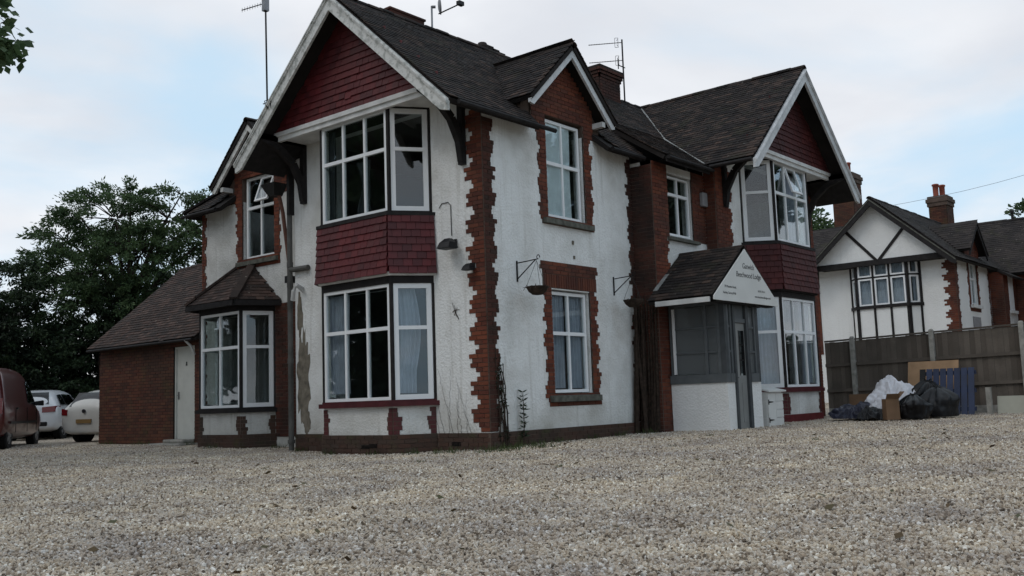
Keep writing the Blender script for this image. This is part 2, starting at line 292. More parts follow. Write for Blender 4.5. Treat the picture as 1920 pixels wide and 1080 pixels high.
# ------------------------------------------------------------------ mesh helpers
def tag(o, label=None, cat=None, group=None, kind=None):
    if label: o['label'] = label
    if cat: o['category'] = cat
    if group: o['group'] = group
    if kind: o['kind'] = kind
    return o
def root_loc(o):
    v = Vector((0, 0, 0))
    while o is not None: v += o.location; o = o.parent
    return v
def empty(name, loc, label=None, cat=None, group=None, rz=0):
    e = bpy.data.objects.new(name, None); COL.objects.link(e); e.location = loc; e.rotation_euler = (0, 0, rz); e.empty_display_size = 0.1
    return tag(e, label, cat, group)
class MB:
    """collects geometry given in world coordinates and links it as ONE mesh object"""
    def __init__(s): s.v = []; s.f = []
    def add(s, verts, faces):
        b = len(s.v); s.v += [tuple(p) for p in verts]; s.f += [tuple(i+b for i in f) for f in faces]; return s
    def box(s, x0, x1, y0, y1, z0, z1):
        return s.add([(x0, y0, z0), (x1, y0, z0), (x1, y1, z0), (x0, y1, z0), (x0, y0, z1), (x1, y0, z1), (x1, y1, z1), (x0, y1, z1)],
                     [(0, 3, 2, 1), (4, 5, 6, 7), (0, 1, 5, 4), (1, 2, 6, 5), (2, 3, 7, 6), (3, 0, 4, 7)])
    def hexa(s, a, b):                                   # a, b: matching quads
        return s.add(list(a)+list(b), [(3, 2, 1, 0), (4, 5, 6, 7), (0, 1, 5, 4), (1, 2, 6, 5), (2, 3, 7, 6), (3, 0, 4, 7)])
    def prism(s, poly, ext):
        n = len(poly); poly = [Vector(p) for p in poly]; ext = Vector(ext)
        return s.add(poly+[p+ext for p in poly], [tuple(range(n))[::-1], tuple(range(n, 2*n))]+[(i, (i+1) % n, n+(i+1) % n, n+i) for i in range(n)])
    def bar(s, p, q, w, h, up=(0, 0, 1)):
        p, q = Vector(p), Vector(q); d = (q-p).normalized(); up = Vector(up)
        if abs(d.dot(up)) > 0.98: up = Vector((1, 0, 0))
        sd = d.cross(up).normalized(); up = sd.cross(d)
        a = [p-sd*w/2-up*h/2, p+sd*w/2-up*h/2, p+sd*w/2+up*h/2, p-sd*w/2+up*h/2]
        return s.hexa(a, [x+(q-p) for x in a])
    def tube(s, pts, r, seg=8, cap=True):
        pts = [Vector(p) for p in pts]; rs = r if isinstance(r, (list, tuple)) else [r]*len(pts); b = len(s.v)
        for i, p in enumerate(pts):
            d = (pts[min(i+1, len(pts)-1)]-pts[max(i-1, 0)]).normalized(); a = Vector((0, 0, 1)) if abs(d.z) < .9 else Vector((1, 0, 0))
            x = d.cross(a).normalized(); y = d.cross(x)
            for k in range(seg):
                t = 2*math.pi*k/seg; s.v.append(tuple(p+x*math.cos(t)*rs[i]+y*math.sin(t)*rs[i]))
        for i in range(len(pts)-1):
            for k in range(seg): s.f.append((b+i*seg+k, b+i*seg+(k+1) % seg, b+(i+1)*seg+(k+1) % seg, b+(i+1)*seg+k))
        if cap: s.f.append(tuple(b+k for k in range(seg))); s.f.append(tuple(b+(len(pts)-1)*seg+k for k in range(seg))[::-1])
        return s
    def lathe(s, prof, c, seg=16):
        b = len(s.v)
        for r, z in prof:
            for k in range(seg):
                t = 2*math.pi*k/seg; s.v.append((c[0]+r*math.cos(t), c[1]+r*math.sin(t), c[2]+z))
        for i in range(len(prof)-1):
            for k in range(seg): s.f.append((b+i*seg+k, b+i*seg+(k+1) % seg, b+(i+1)*seg+(k+1) % seg, b+(i+1)*seg+k))
        s.f.append(tuple(b+k for k in range(seg))[::-1]); s.f.append(tuple(b+(len(prof)-1)*seg+k for k in range(seg)))
        return s
    def build(s, name, m, parent=None, local=False, smooth=False, bevel=0):
        off = Vector((0, 0, 0)) if (local or parent is None) else root_loc(parent)
        if parent is None and s.v and not local:
            a = np.array(s.v); off = Vector(((a[:, 0].min()+a[:, 0].max())/2, (a[:, 1].min()+a[:, 1].max())/2, a[:, 2].min()))
        me = bpy.data.meshes.new(name); me.from_pydata([(x-off.x, y-off.y, z-off.z) for x, y, z in s.v], [], s.f); me.update()
        me.materials.append(m)
        if smooth: me.polygons.foreach_set('use_smooth', [True]*len(me.polygons))
        o = bpy.data.objects.new(name, me); COL.objects.link(o)
        if parent is not None: o.parent = parent
        elif not local: o.location = off
        if bevel:
            bv = o.modifiers.new('bevel', 'BEVEL'); bv.width = bevel; bv.segments = 1; bv.limit_method = 'ANGLE'
        return o
class Fr:
    """wall frame: u along the wall, z up, d out of the wall"""
    def __init__(s, o, u, n): s.o = Vector(o); s.u = Vector(u).normalized(); s.n = Vector(n).normalized()
    def p(s, u, z, d=0): return s.o+s.u*u+Vector((0, 0, z))+s.n*d
    def box(s, mb, u0, u1, z0, z1, d0, d1):
        q = lambda d: [s.p(u0, z0, d), s.p(u1, z0, d), s.p(u1, z1, d), s.p(u0, z1, d)]
        a, b = q(d0), q(d1)
        if s.u.cross(Vector((0, 0, 1))).dot(s.n) < 0: a, b = b, a
        return mb.hexa(a, b)
    def poly(s, mb, uz, d0, d1): return mb.prism([s.p(u, z, d0) for u, z in uz], s.n*(d1-d0))
def wall_holes(fr, mb, u0, u1, z0, z1, holes, t=0.25):
    us = sorted({u0, u1}|{h[0] for h in holes}|{h[1] for h in holes}); zs = sorted({z0, z1}|{h[2] for h in holes}|{h[3] for h in holes})
    us = [u for u in us if u0 <= u <= u1]; zs = [z for z in zs if z0 <= z <= z1]
    solid = lambda i, j: 0 <= i < len(us)-1 and 0 <= j < len(zs)-1 and not any(h[0] <= (us[i]+us[i+1])/2 <= h[1] and h[2] <= (zs[j]+zs[j+1])/2 <= h[3] for h in holes)
    for i in range(len(us)-1):
        for j in range(len(zs)-1):
            if not solid(i, j): continue
            a, b, c, e = us[i], us[i+1], zs[j], zs[j+1]
            mb.add([fr.p(a, c), fr.p(b, c), fr.p(b, e), fr.p(a, e)], [(0, 1, 2, 3)])
            mb.add([fr.p(a, c, -t), fr.p(b, c, -t), fr.p(b, e, -t), fr.p(a, e, -t)], [(3, 2, 1, 0)])
            for (di, dj, p1, p2) in ((-1, 0, (a, c), (a, e)), (1, 0, (b, c), (b, e)), (0, -1, (a, c), (b, c)), (0, 1, (a, e), (b, e))):
                if not solid(i+di, j+dj): mb.add([fr.p(*p1), fr.p(*p2), fr.p(p2[0], p2[1], -t), fr.p(p1[0], p1[1], -t)], [(0, 1, 2, 3)])
UNIT = {}
def unit_mesh(kind, m):
    k = (kind, m.name)
    if k not in UNIT:
        mb = MB(); mb.box(-.5, .5, -.5, .5, -.5, .5); me = bpy.data.meshes.new(kind); me.from_pydata(mb.v, [], mb.f); me.materials.append(m); me.update(); UNIT[k] = me
    return UNIT[k]
UB = np.array([(-.5, -.5, -.5), (.5, -.5, -.5), (.5, .5, -.5), (-.5, .5, -.5), (-.5, -.5, .5), (.5, -.5, .5), (.5, .5, .5), (-.5, .5, .5)])
UF = [(0, 3, 2, 1), (4, 5, 6, 7), (0, 1, 5, 4), (1, 2, 6, 5), (2, 3, 7, 6), (3, 0, 4, 7)]
def seen_size(item):
    c, ax, ay, az, m = item[:5]; n = item[5] if len(item) > 5 else None
    v = CAM-Vector(c); d2 = v.length_squared; a = ax.length*ay.length
    return a/d2*max(0.0, n.dot(v.normalized()) if n else 1.0)
def lay(kind, parent, items, limit=300, stuff_name=None):
    """items: (centre, axis x, axis y, axis z (full lengths), material, outward normal). The first `limit` by size in view are objects, the rest one stuff mesh."""
    if not items: return
    items = sorted(items, key=seen_size, reverse=True); off = root_loc(parent)
    for c, ax, ay, az, m, nn in items[:limit]:
        o = bpy.data.objects.new(kind, unit_mesh(kind, m)); COL.objects.link(o); o.parent = parent
        c = Vector(c)-off
        o.matrix_local = Matrix(((ax.x, ay.x, az.x, c.x), (ax.y, ay.y, az.y, c.y), (ax.z, ay.z, az.z, c.z), (0, 0, 0, 1)))
    rest = items[limit:]
    if not rest: return
    bym = {}
    for it in rest: bym.setdefault(it[4].name, []).append(it)
    mats = [bpy.data.materials[k] for k in bym]; V = []; F = []; MI = []; b = 0
    for mi, its in enumerate(bym.values()):
        for c, ax, ay, az, m, nn in its:
            A = np.array([ax, ay, az]); V.append(UB@A+np.array(Vector(c)-off))
            F += [tuple(i+b for i in f) for f in UF]; MI += [mi]*6; b += 8
    me = bpy.data.meshes.new(stuff_name or kind+'s'); me.from_pydata(np.concatenate(V).tolist(), [], F)
    for m in mats: me.materials.append(m)
    me.polygons.foreach_set('material_index', MI); me.update()
    o = bpy.data.objects.new(stuff_name or kind+'s', me); COL.objects.link(o); o.parent = parent; o['kind'] = 'stuff'
def in_poly(x, y, poly):
    r = False; n = len(poly)
    for i in range(n):
        (x1, y1), (x2, y2) = poly[i], poly[(i+1) % n]
        if (y1 > y) != (y2 > y) and x < (x2-x1)*(y-y1)/(y2-y1)+x1: r = not r
    return r
def tiles(items, o, u, v, poly, m, gauge=0.105, width=0.17, thick=0.013, lift=0.016, jit=0.004, n=None):
    """plain tiles on the plane o + u*a + v*b (v runs up the slope); poly is given in (a, b)"""
    o, u, v = Vector(o), Vector(u).normalized(), Vector(v).normalized(); nn = n or u.cross(v).normalized()
    a0, a1 = min(p[0] for p in poly), max(p[0] for p in poly); b0, b1 = min(p[1] for p in poly), max(p[1] for p in poly)
    k = 0; b = b0
    while b < b1:
        a = a0-(width/2 if k % 2 else 0)
        while a < a1:
            if in_poly(min(max(a+width/2, a0+.01), a1-.01), b+gauge*.5, poly):
                s0, s1 = max(a, a0), min(a+width, a1); w = s1-s0-0.004+random.uniform(-.002, .002); L = gauge*1.55
                if w < .03: a += width; continue
                tilt = lift/L+random.uniform(-.02, .02); vd = (v-nn*tilt).normalized(); nd = u.cross(vd).normalized()
                if nd.dot(nn) < 0: nd = -nd
                ud = (u+v*random.uniform(-.012, .012)).normalized()
                slip = random.uniform(.02, .05) if random.random() < .012 else 0.0; cq = o+u*a+v*b
                c = o-v*slip+nn*(.016*noise.noise(cq*.7)+.006*noise.noise(cq*2.5))+u*((s0+s1)/2)+v*(b+L/2)+nn*(lift*.8+thick/2+random.uniform(0, jit))
                items.append((c, ud*w, vd*L, nd*thick, m, nn))
            a += width
        b += gauge; k += 1
def bricks(items, mortar, fr, z0, z1, ranges, m, d=0.016, course=0.075, L=0.225, depth=0.05, back=0.006, side_fn=None):
    """brick courses on a wall frame; ranges(k, z) -> list of (u0, u1) for that course"""
    n = int(round((z1-z0)/course))
    for k in range(n):
        z = z0+k*course
        for (a, b) in ranges(k, z+course/2):
            if b-a < 0.03: continue
            fr.box(mortar, a, b, z, z+course, -0.02, back)
            off = (L/2 if k % 2 else 0.0); x = math.floor((a-off)/L)*L+off
            while x < b-0.02:
                s, e = max(x, a), min(x+L, b)
                if e-s > 0.035:
                    dd = d+random.uniform(-.003, .003)
                    items.append((fr.p((s+e)/2, z+course/2+random.uniform(-.001, .001), dd-depth/2), fr.u*(e-s-0.011), Vector((0, 0, 1))*(course-0.012), fr.n*depth, m, fr.n))
                x += L
def window(name, parent, fr, u0, u1, z0, z1, cols, split, d=0.0, m=None, bw=0.055, iw=0.045, dep=0.06, glass=None, col_w=None, open_lights=(), one_sash=False, sash=False):
    """frame mesh as the part, one pane per light as its sub-parts; (u0..z1) is the outside of the frame, split the transom height"""
    m = m or M['upvc']; glass = glass or M['glass']
    f = MB(); b = fr.box
    b(f, u0, u1, z0, z0+bw, d-dep, d); b(f, u0, u1, z1-bw, z1, d-dep, d)
    b(f, u0, u0+bw, z0+bw, z1-bw, d-dep, d); b(f, u1-bw, u1, z0+bw, z1-bw, d-dep, d)
    W = u1-u0; edges = [u0+W*i/cols for i in range(cols+1)] if col_w is None else [u0+W*c for c in col_w]
    for e in edges[1:-1]: b(f, e-iw/2, e+iw/2, z0+bw, z1-bw, d-dep, d-0.004)
    rows = [(z0, z1)]
    if split:
        rows = [(z0, split), (split, z1)]
        for i in range(cols):
            a = edges[i]+(bw if i == 0 else iw/2); c = edges[i+1]-(bw if i == cols-1 else iw/2)
            b(f, a, c, split-iw*.7, split+iw*.7, d-dep, d-0.002)
    lights = []
    for i in range(cols):
        for j, (ra, rb) in enumerate(rows):
            a = edges[i]+(bw if i == 0 else iw/2); c = edges[i+1]-(bw if i == cols-1 else iw/2)
            za = ra+(bw if j == 0 else iw*.7); zb = rb-(bw if j == len(rows)-1 else iw*.7)
            lights.append((i, j, a, c, za, zb))
            if sash and (i, j) not in open_lights:       # slim casement lip inside each light
                for q in ((a, a+.022, za, zb), (c-.022, c, za, zb), (a+.022, c-.022, za, za+.022), (a+.022, c-.022, zb-.022, zb)): b(f, *q, d-dep*.8, d-0.016)
    o = f.build(name, m, parent)
    for (i, j, a, c, za, zb) in lights:
        g = MB()
        if (i, j) in open_lights:
            ang = open_lights[(i, j)]; top = fr.p(a, zb, d-.02); dn = Vector((0, 0, -1))*math.cos(ang)+fr.n*math.sin(ang); h = zb-za; w = fr.u*(c-a); nn = fr.n*math.cos(ang)+Vector((0, 0, 1))*math.sin(ang)
            sm = MB(); t = .045
            def sb(x0, x1, y0, y1, mb, e0=-.02, e1=.02):
                q = lambda e: [top+fr.u*x0+dn*y1+nn*e, top+fr.u*x1+dn*y1+nn*e, top+fr.u*x1+dn*y0+nn*e, top+fr.u*x0+dn*y0+nn*e]
                mb.hexa(q(e0), q(e1))
            wl = c-a; sb(0, wl, 0, t, sm); sb(0, wl, h-t, h, sm); sb(0, t, t, h-t, sm); sb(wl-t, wl, t, h-t, sm)
            sm.build('sash', m, o); sb(t, wl-t, t, h-t, g, -.004, .004)
        else: b(g, a-.004, c+.004, za-.004, zb+.004, d-dep*.62, d-dep*.5)
        g.build('pane', glass, o)
    return o
def curtain(fr, u0, u1, z0, z1, d, m, label, gather=0.0, folds=9, amp=0.035, name='curtain', wave=0.0, group=None):
    mb = MB(); nu, nz = folds*6, 10; vs = []
    for j in range(nz+1):
        t = j/nz; z = z0+(z1-z0)*t; g = 1-gather*math.sin(min(1, (1-t)*1.25)*math.pi)*.9
        for i in range(nu+1):
            s = i/nu; uu = u0+(u1-u0)*(s*g+(0 if wave >= 0 else (1-g)))
            a = amp*(.7+.3*math.sin(s*7+1)); dd = d+a*math.sin(s*folds*2*math.pi+.6*math.sin(3*t))+.01*math.sin(9*s+5*t)
            vs.append(fr.p(uu, z, dd))
    fs = [(j*(nu+1)+i, j*(nu+1)+i+1, (j+1)*(nu+1)+i+1, (j+1)*(nu+1)+i) for j in range(nz) for i in range(nu)]
    mb.add(vs, fs); o = mb.build(name, m, smooth=True)
    return tag(o, label, 'curtain' if name == 'curtain' else 'blind', group)

# ------------------------------------------------------------------ ground
def gz(x, y):
    s = max(-30.0, min(40.0, x))
    return -0.02+0.009*s-0.09*math.exp(-((x+0.6)**2+(y-3.4)**2)/(2*2.3**2))
def build_ground():
    def axis(lo, hi):
        a = [-900, -500, -250, -120, -70]+list(np.arange(-45, 55, 0.8))+[70, 120, 250, 500, 900]; return a
    xs = axis(0, 0); ys = axis(0, 0); nx, ny = len(xs), len(ys)
    mb = MB(); vs = []
    for y in ys:
        for x in xs:
            near = max(0, 1-math.hypot(x, y)/40)
            vs.append((x, y, gz(x, y)+0.025*near*noise.noise(Vector((x*.5, y*.5, 0)))))
    mb.add(vs, [(j*nx+i, j*nx+i+1, (j+1)*nx+i+1, (j+1)*nx+i) for j in range(ny-1) for i in range(nx-1)])
    me = bpy.data.meshes.new('ground'); me.from_pydata(mb.v, [], mb.f); me.materials.append(M['ground']); me.update()
    me.polygons.foreach_set('use_smooth', [True]*len(me.polygons))
    o = bpy.data.objects.new('ground', me); COL.objects.link(o); tag(o, 'gravel yard in front of the house, running out to rough grass', kind='structure')
    # loose stones, thickest near the camera: one countless mass
    pts = []
    for rr0, rr1, dens in ((2.0, 6.0, 2700), (6.0, 9.0, 2100), (9.0, 13.0, 1150), (13.0, 19.0, 560), (19.0, 30.0, 140)):
        a0, a1 = _yaw-R(37), _yaw+R(37); area = (a1-a0)/2*(rr1**2-rr0**2); n = int(area*dens)
        rad = np.sqrt(RNG.uniform(rr0**2, rr1**2, n)); th = RNG.uniform(a0, a1, n)
        X = CAM.x+rad*np.cos(th); Y = CAM.y+rad*np.sin(th)
        for x, y in zip(X, Y):
            if (x > .2 and y > .2) or (x > 5 and y > -1.2 and x < 11.6) or x > 11.7: continue
            near = max(0, 1-math.hypot(x, y)/40)
            pts.append((x, y, gz(x, y)+0.025*near*noise.noise(Vector((x*.5, y*.5, 0)))+RNG.uniform(-.004, .010)))
    me = bpy.data.meshes.new('gravel'); me.from_pydata(pts, [], []); me.update()
    o = bpy.data.objects.new('gravel', me); COL.objects.link(o); tag(o, 'loose pale and brown gravel stones covering the yard', 'gravel', kind='stuff')
    ng = bpy.data.node_groups.new('gravel_scatter', 'GeometryNodeTree')
    ng.interface.new_socket('Geometry', in_out='INPUT', socket_type='NodeSocketGeometry'); ng.interface.new_socket('Geometry', in_out='OUTPUT', socket_type='NodeSocketGeometry')
    n = ng.nodes; l = ng.links; gi = n.new('NodeGroupInput'); go = n.new('NodeGroupOutput')
    ico = n.new('GeometryNodeMeshIcoSphere'); ico.inputs['Radius'].default_value = 0.0128; ico.inputs['Subdivisions'].default_value = 1
    sm = n.new('GeometryNodeSetMaterial'); sm.inputs['Material'].default_value = M['gravel']; l.new(ico.outputs['Mesh'], sm.inputs['Geometry'])
    iop = n.new('GeometryNodeInstanceOnPoints'); l.new(gi.outputs[0], iop.inputs['Points']); l.new(sm.outputs[0], iop.inputs['Instance'])
    rr = n.new('FunctionNodeRandomValue'); rr.data_type = 'FLOAT_VECTOR'; rr.inputs[1].default_value = (6.28, 6.28, 6.28)
    rs = n.new('FunctionNodeRandomValue'); rs.data_type = 'FLOAT_VECTOR'; rs.inputs[0].default_value = (.45, .45, .35); rs.inputs[1].default_value = (1.75, 1.3, 1.0); rs.inputs['Seed'].default_value = 5
    l.new(rr.outputs[0], iop.inputs['Rotation']); l.new(rs.outputs[0], iop.inputs['Scale']); l.new(iop.outputs[0], go.inputs[0])
    md = o.modifiers.new('scatter', 'NODES'); md.node_group = ng; me.materials.append(M['gravel'])
build_ground()

# ------------------------------------------------------------------ the lodge
SL = 0.9; RIDGE = 8.1
FA = Fr((0, 0, 0), (0, 1, 0), (-1, 0, 0)); FB = Fr((0, 0, 0), (1, 0, 0), (0, -1, 0))
FM = Fr((0, -.5, 0), (1, 0, 0), (0, -1, 0)); FRET = Fr((4.5, 0, 0), (0, -1, 0), (-1, 0, 0))
FW = Fr((0, -.77, 0), (1, 0, 0), (0, -1, 0)); FWS = Fr((6.6, 0, 0), (0, -1, 0), (-1, 0, 0))
FL = Fr((.55, 0, 0), (0, 1, 0), (-1, 0, 0))
house = empty('house', (0, 0, 0), 'large white roughcast two storey house with red brick corners and dark tiled gables', 'house')
walls = MB(); walls_left = MB(); mort = MB(); BR = []; HT = []; HTO = []; RT = []; hung_back = MB(); roofm = MB()
CA, CW, CL = 2.55, 9.12, 7.5
# rendered walls with openings
wall_holes(FA, walls, .45, 4.65, -.3, 5.96, [(CA-1.2, CA+1.2, .8, 2.82), (CA-1.2, CA+1.2, 4.05, 5.9)]); wall_holes(FA, walls, 0, .45, -.3, 5.68, []); wall_holes(FA, walls, 4.65, 5.04, -.3, 5.68, [])
wall_holes(FB, walls, 0.253, 4.5, -.3, 5.66, [(1.74, 2.90, .82, 2.68), (1.74, 2.90, 3.99, 5.66)])
wall_holes(FM, walls, 4.5, 6.6, -.3, 5.4, [(5.08, 6.06, 3.93, 5.24)])
wall_holes(FW, walls, 7.05, 11.2, -.3, 5.96, [(CW-1.2, CW+1.2, .8, 2.82), (CW-1.2, CW+1.2, 4.05, 5.9)]); wall_holes(FW, walls, 6.6, 7.05, -.3, 5.68, []); wall_holes(FW, walls, 11.2, 11.64, -.3, 5.68, [])
wall_holes(FL, walls_left, 5.04, 9.18, -.3, 5.3, [(CL-.9, CL+.9, .8, 2.8), (6.45, 7.60, 3.98, 5.3)])
walls.box(4.5, 4.75, -.49, -.002, -.3, 5.4); walls.box(6.6, 6.85, -.518, -.502, -.3, 5.5)
walls.box(11.39, 11.638, -.518, 9.0, -.3, 5.6); walls.box(.802, 11.388, 8.93, 9.18, -.3, 5.6)
walls.box(.252, .54, 5.04, 5.29, -.3, 5.9)
house_walls = walls.build('wall', M['render'], house); walls_left.build('wall', M['render_dirty'], house)['label'] = 'flaking dirty white wall left of the main gable'
inner = MB()
inner.box(.27, 11.38, .26, 4.95, -.05, .08); inner.box(.81, 11.38, 5.05, 8.9, -.05, .08); inner.box(.27, 11.38, .26, 4.95, 3.1, 3.35); inner.box(.81, 11.38, 5.05, 8.9, 3.1, 3.35); inner.box(.3, 11.0, .8, 4.6, 5.97, 6.0); inner.box(.9, 11.0, 5.3, 8.0, 5.5, 5.53)
inner.box(4.2, 4.3, .26, 4.9, .08, 3.1); inner.box(4.2, 4.3, .26, 4.9, 3.35, 5.97); inner.box(.81, 11.3, 4.95, 5.05, .08, 3.1); inner.box(.81, 11.3, 4.95, 5.05, 3.35, 5.97)
inner.box(6.4, 6.5, -.2, 4.9, 3.36, 5.9); inner.box(6.4, 6.5, -.2, 4.9, .08, 3.1); inner.box(4.3, 6.4, 2.0, 2.1, 3.36, 5.9)
inner.box(5.1, 11.3, -.24, .26, 3.1, 3.35)
inner.build('interior', M['dark_room'], house)

def tooth(k, a, b, per=6, seed=0):
    j = (k+seed) % per; w = (0.0, .30, .95, .72, 1.0, .35)[j]
    return a+(b-a)*w+random.uniform(-.028, .028)
Q = lambda k, u0, s, a, b, seed=0: [(u0, u0+tooth(k, a, b, seed=seed))] if s > 0 else [(u0-tooth(k, a, b, seed=seed), u0)]
def cut(rs, h0, h1):
    out = []
    for a, b in rs:
        if b <= h0 or a >= h1: out.append((a, b)); continue
        if a < h0: out.append((a, h0))
        if b > h1: out.append((h1, b))
    return out
# corner pier, both faces
bricks(BR, mort, FA, .24, 5.64, lambda k, z: Q(k, 0, 1, .21, .40), M['brick'])
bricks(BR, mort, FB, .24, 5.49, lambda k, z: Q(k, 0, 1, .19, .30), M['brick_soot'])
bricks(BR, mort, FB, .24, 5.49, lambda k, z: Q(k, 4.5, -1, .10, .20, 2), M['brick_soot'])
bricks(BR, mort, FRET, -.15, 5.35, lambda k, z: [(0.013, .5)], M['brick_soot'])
bricks(BR, mort, FM, -.15, 5.4, lambda k, z: cut([(4.5, 6.6)], 5.08, 6.06) if z > 3.88 else Q(k, 4.5, 1, .44, .54), M['brick'])
bricks(BR, mort, FWS, -.15, 5.55, lambda k, z: [(.515, .77)], M['brick'])
bricks(BR, mort, FW, -.15, 5.7, lambda k, z: Q(k, 6.6, 1, .60, .74, 1), M['brick'])
bricks(BR, mort, FW, -.15, 5.7, lambda k, z: Q(k, 11.64, -1, .25, .4, 1), M['brick'])
# window surrounds on the right-hand front
def surround(z, k, o0, o1, zb, zt, l, r):
    rs = [(o0-tooth(k, l[0], l[1]), o1+tooth(k, r[0], r[1], seed=3))]
    return cut(rs, o0, o1) if zb < z < zt else rs
bricks(BR, mort, FB, .60, 2.70, lambda k, z: surround(z, k, 1.74, 2.90, .82, 2.68, (.17, .25), (.17, .26)), M['brick'])
for i in range(22):                                       # soldier arch
    a = 1.53+i*.0725
    c = FB.p(a+.036, 2.825, .016-.025); BR.append((c, FB.u*.060, Vector((0, 0, 1))*.235, FB.n*.05, M['brick'], FB.n))
FB.box(mort, 1.50, 3.14, 2.70, 2.95, -.02, .006)
bricks(BR, mort, FB, 2.95, 3.175, lambda k, z: [(1.40+.03*k, 3.2-.01*k)] if k else [(1.50, 3.12)], M['brick'])
bricks(BR, mort, FB, 3.85, 5.65, lambda k, z: surround(z, k, 1.74, 2.90, 3.99, 5.9, (.19, .27), (.19, .27)), M['brick'])
gB = MB()
GB0 = 2.28
bricks(BR, mort, FB, 5.65, 7.075, lambda k, z: cut([(GB0-max(0, min(.95, (7.12-z)/.95)), GB0+max(0, min(.95, (7.12-z)/.95)))], 1.74 if z < 5.88 else 9, 2.90 if z < 5.88 else 9.1), M['brick'])
FB.poly(walls if False else gB, [(GB0-1.2, 5.66), (1.74, 5.66), (1.74, 5.88), (2.90, 5.88), (2.90, 5.66), (GB0+1.2, 5.66), (GB0+1.2, 5.95), (GB0, 7.1), (GB0-1.2, 5.95)], -.25, -.021)
gB.build('gable_wall', M['mortar'], house)
# left part surrounds
bricks(BR, mort, FL, 3.78, 5.28, lambda k, z: surround(z, k, 6.45, 7.60, 3.98, 5.9, (.18, .22), (.17, .25)), M['brick'])
GL0 = 6.95
bricks(BR, mort, FL, 5.28, 6.78, lambda k, z: cut([(GL0-max(0, min(.95, (6.95-z)/.95)), GL0+max(0, min(.95, (6.95-z)/.95)))], 6.45 if z < 5.84 else 0, 7.60 if z < 5.84 else .1), M['brick'])
gL = MB(); FL.poly(gL, [(GL0-1.2, 5.3), (6.45, 5.3), (6.45, 5.84), (7.60, 5.84), (7.60, 5.3), (GL0+1.2, 5.3), (GL0+1.2, 5.7), (GL0, 6.85), (GL0-1.2, 5.7)], -.25, -.021); gL.build('gable_wall', M['mortar'], house)
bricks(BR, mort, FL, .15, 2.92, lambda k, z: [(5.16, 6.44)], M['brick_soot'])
bricks(BR, mort, FL, -.1, 5.2, lambda k, z: Q(k, 9.18, -1, .10, .19, 1), M['brick'])
# plinths
bricks(BR, mort, FA, -.30, .225, lambda k, z: [(-.03, 1.15), (3.95, 5.02)], M['brick_plinth'], d=.05, back=.04, depth=.08)
bricks(BR, mort, FB, -.30, .225, lambda k, z: [(-.05, 4.44)], M['brick_plinth'], d=.05, back=.04, depth=.08)

